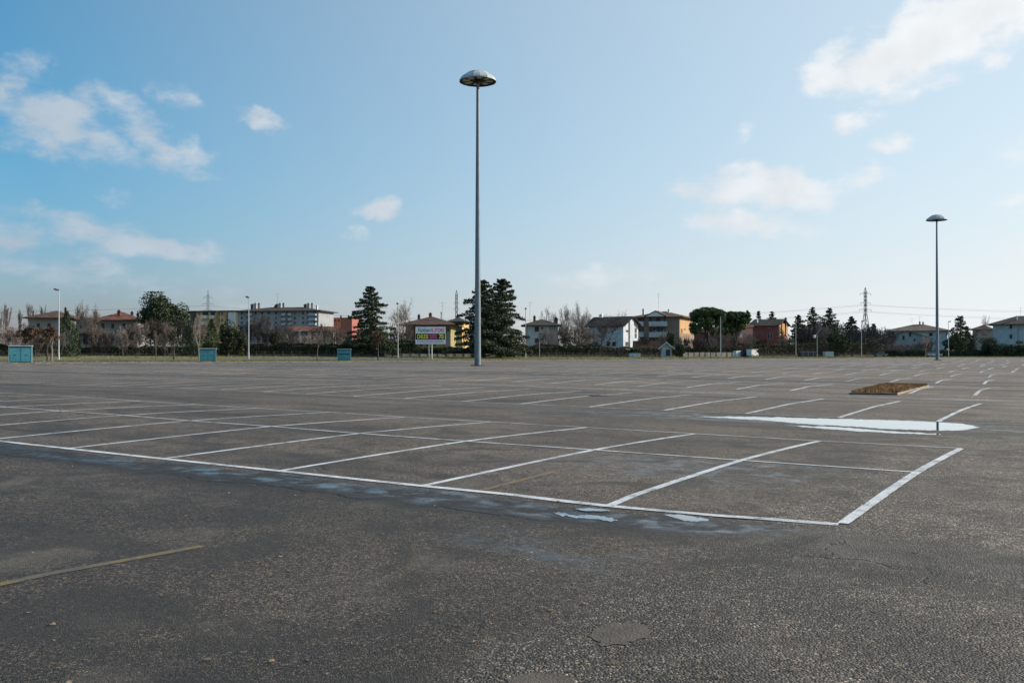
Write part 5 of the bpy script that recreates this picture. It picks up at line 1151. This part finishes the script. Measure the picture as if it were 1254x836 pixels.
container('dumpster', 771, 784.5, 214, 432, M_PG, 'low pale grey dumpster before the speckled hedge', 1.3, mat('dull_grey_metal', (.25, .30, .30), .5, .1, 2), 2)
container('tall_container', 901, 907.8, 232, 429.2, mat('clean_white_metal', (.82, .82, .80), .5, .04, 2), 'tall white container left of the white van', 1.0, ribs=1, yaw=.5)
container('dark_container', 909.5, 915.5, 231, 429.6, mat('navy_metal', (.02, .035, .055), .5, .1, 2), 'dark blue container between white container and white van', 1.6, ribs=1)
container('ribbed_container', 1010.3, 1021, 246, 430.4, M_PG, 'pale ribbed container near the globe lamp', 1.6, M_WHITEC, 4)
container('low_shed', 980, 999.5, 246, 430.2, mat('slate_metal', (.05, .065, .075), .6, .1, 2), 'long low dark shed with pale roof edge near the globe lamp', 1.4, mat('dull_grey_metal', (.25, .30, .30), .5, .1, 2), 3)
container('roofed_stall', 946.5, 971, 262, 421.3, M_SHUT, 'dark low stall with pale roof behind the railing', 3.0, mat('pale_roof_sheet', (.70, .66, .56), .6, .1, 2), 3)  # lid is a pale sheet colour over a dark body

# cars and van
M_TYRE = mat('tyre_rubber', (.02, .02, .02), .9, .1, 5); M_RIM = mat('alloy_rim', (.45, .46, .47), .35, .05, 5, metal=.7); M_HL = mat('headlight_glass', (.7, .7, .68), .15, .02, 5); M_TL = mat('tail_light', (.45, .03, .02), .3, .02, 5)
def vehicle(name, label, cat, px, d, lenpx, prof, cab, paint, flip=1, W_=1.7, wheels=(.8, -.85), wr=.31, yaw=0.0, z=None, roofbox=None):
    x, y = spot(px, d); z = (terr(x, y) if perp(x, y)[0] > 0 else zl(x, y)) if z is None else z; k = lenpx*d/F/(max(p[0] for p in prof)-min(p[0] for p in prof))
    t = thing(name, label, cat, (x, y, z+.02), CA+yaw+(0 if flip > 0 else PI))
    sc = lambda P: [(a*k, b) for a, b in P]
    q = MB(); q.prism(sc(prof), -W_/2, W_/2); bo = q.obj('body', paint, t)
    bm = bmesh.new(); bm.from_mesh(bo.data); bmesh.ops.bevel(bm, geom=bm.edges[:], offset=.05, segments=2, affect='EDGES'); bm.to_mesh(bo.data); bm.free()
    # glazed cabin with tumblehome
    P = sc(cab); n = len(P); zt_ = max(p[1] for p in P); zb2 = min(p[1] for p in P)
    V = []
    for s in (-1, 1):
        for a, b in P: V.append((a, s*(W_/2-.06-.16*(b-zb2)/(zt_-zb2)), b))
    fs = [list(range(n)), [n+i for i in range(n)][::-1]]+[[(i+1) % n, i, n+i, n+(i+1) % n] for i in range(n)]
    mesh_obj('windows', V, fs, M_GLASS, t)
    top = [p for p in P if p[1] > zt_-.06]; a0, a1 = min(p[0] for p in top), max(p[0] for p in top)
    MB().box(a0-.05, a1+.05, -W_/2+.2, W_/2-.2, zt_-.01, zt_+.05).obj('roof', paint, t)
    am = (a0+a1)/2
    for s in (-1, 1):
        q = MB(); q.box(am-.05, am+.05, s*(W_/2-.15)-.09, s*(W_/2-.15)+.09, zb2, zt_); q.obj('pillar', paint, t)
        for wx in wheels:
            w = MB(); w.tube((wx*k, s*(W_/2-.2), wr), (wx*k, s*(W_/2+.01), wr), wr, wr, 18); wo_ = w.obj('wheel', M_TYRE, t)
            w = MB(); w.tube((wx*k, s*(W_/2+.012), wr), (wx*k, s*(W_/2+.03), wr), wr*.6, wr*.55, 12); w.obj('rim', M_RIM, wo_)
        xf_ = max(p[0] for p in prof)*k; xr_ = min(p[0] for p in prof)*k
        MB().box(xf_-.12, xf_+.012, s*W_*.33-.17, s*W_*.33+.17, .60, .76).obj('headlight', M_HL, t); MB().box(xr_-.012, xr_+.1, s*W_*.36-.13, s*W_*.36+.13, .68, .88).obj('tail_light', M_TL, t)
        MB().box(a1+.1, a1+.28, s*(W_/2+.06)-.07, s*(W_/2+.06)+.07, zb2+.05, zb2+.2).obj('wing_mirror', paint, t)
    if roofbox: MB().box(-W_*.6, W_*.5, -W_/2-.05, W_/2+.05, zt_+.08, zt_+.26).obj('roof_board', roofbox, t)
    return t
carp = [(-1.25,.28),(1.25,.26),(1.3,.5),(1.22,.72),(.62,.86),(-1.2,.92),(-1.3,.7)]; carc = [(.66,.84),(.25,1.36),(-.62,1.40),(-1.12,.90)]
vehicle('parked_car', 'dark silver topped hatchback parked by the far hedge', 'car', 1078.5, 262, 15.2, carp, carc, mat('dark_car_paint', (.10, .14, .15), .3, .03, 2, metal=.4, spec=.6), 1)
vehicle('parked_car', 'light blue estate car partly behind the farther mast', 'car', 1144, 268, 17.5, [(-1.35,.28),(1.25,.26),(1.3,.5),(1.22,.70),(.66,.84),(-1.3,.90),(-1.38,.6)], [(.68,.82),(.28,1.34),(-1.05,1.38),(-1.3,.88)], mat('light_blue_paint', (.35, .47, .55), .3, .03, 2, metal=.2, spec=.6), 1)
vanp = [(-1.3,.3),(1.25,.28),(1.32,.55),(1.25,.95),(.75,1.15),(.35,1.25),(-1.3,1.95),(-1.32,.6)]
vehicle('white_van', 'white van with short sloping nose and yellowish board on its roof', 'van', 921.6, 230, 12.0, [(-1.3,.3),(1.25,.28),(1.32,.55),(1.25,.90),(.80,1.10),(.25,1.72),(-1.3,1.78),(-1.32,.6)], [(.82,1.10),(.30,1.66),(-.1,1.68),(-.1,1.12)], mat('white_van_paint', (.80, .80, .78), .4, .03, 2, spec=.5), 1, W_=1.8, yaw=.5, roofbox=mat('yellowish_board', (.72, .68, .50), .6, .1, 2))
# debris at the pollarded tree
q = MB(); rd = random.Random(2)
for _ in range(26):
    x, y = spot(rd.uniform(50, 66), rd.uniform(131, 135)); z = terr(x, y); s = rd.uniform(.06, .22); q.tube((x, y, z), (x+rd.uniform(-.4, .4), y+rd.uniform(-.4, .4), z+s), s*.5, s*.3, 5)
tag(q.obj('cut_wood', M_TWIGP), 'heap of cut wood and rubble at the foot of the pollarded tree', 'debris')

# a few dry leaves and chips lying about the lot
V = []; Fs = []; rl = random.Random(12)
for k in range(260):
    x, y = ground_at(rl.uniform(-60, 1320), HZ+25+390*rl.random()**1.4); z = zl(x, y)+.006; r_ = rl.uniform(.008, .026); a_ = rl.uniform(0, 6.28); n0 = len(V)
    for i in range(5): t_ = a_+i*1.257; V.append((x+r_*math.cos(t_)*(1 if i % 2 else .6), y+r_*math.sin(t_), z+rl.uniform(0, .012)))
    Fs.append([n0, n0+1, n0+2, n0+3, n0+4])
o = mesh_obj('dry_leaf_litter', V, Fs, mat('dry_leaf', (.16, .11, .06), .8, .4, 30, col2=(.30, .24, .16))); o['kind'] = 'stuff'
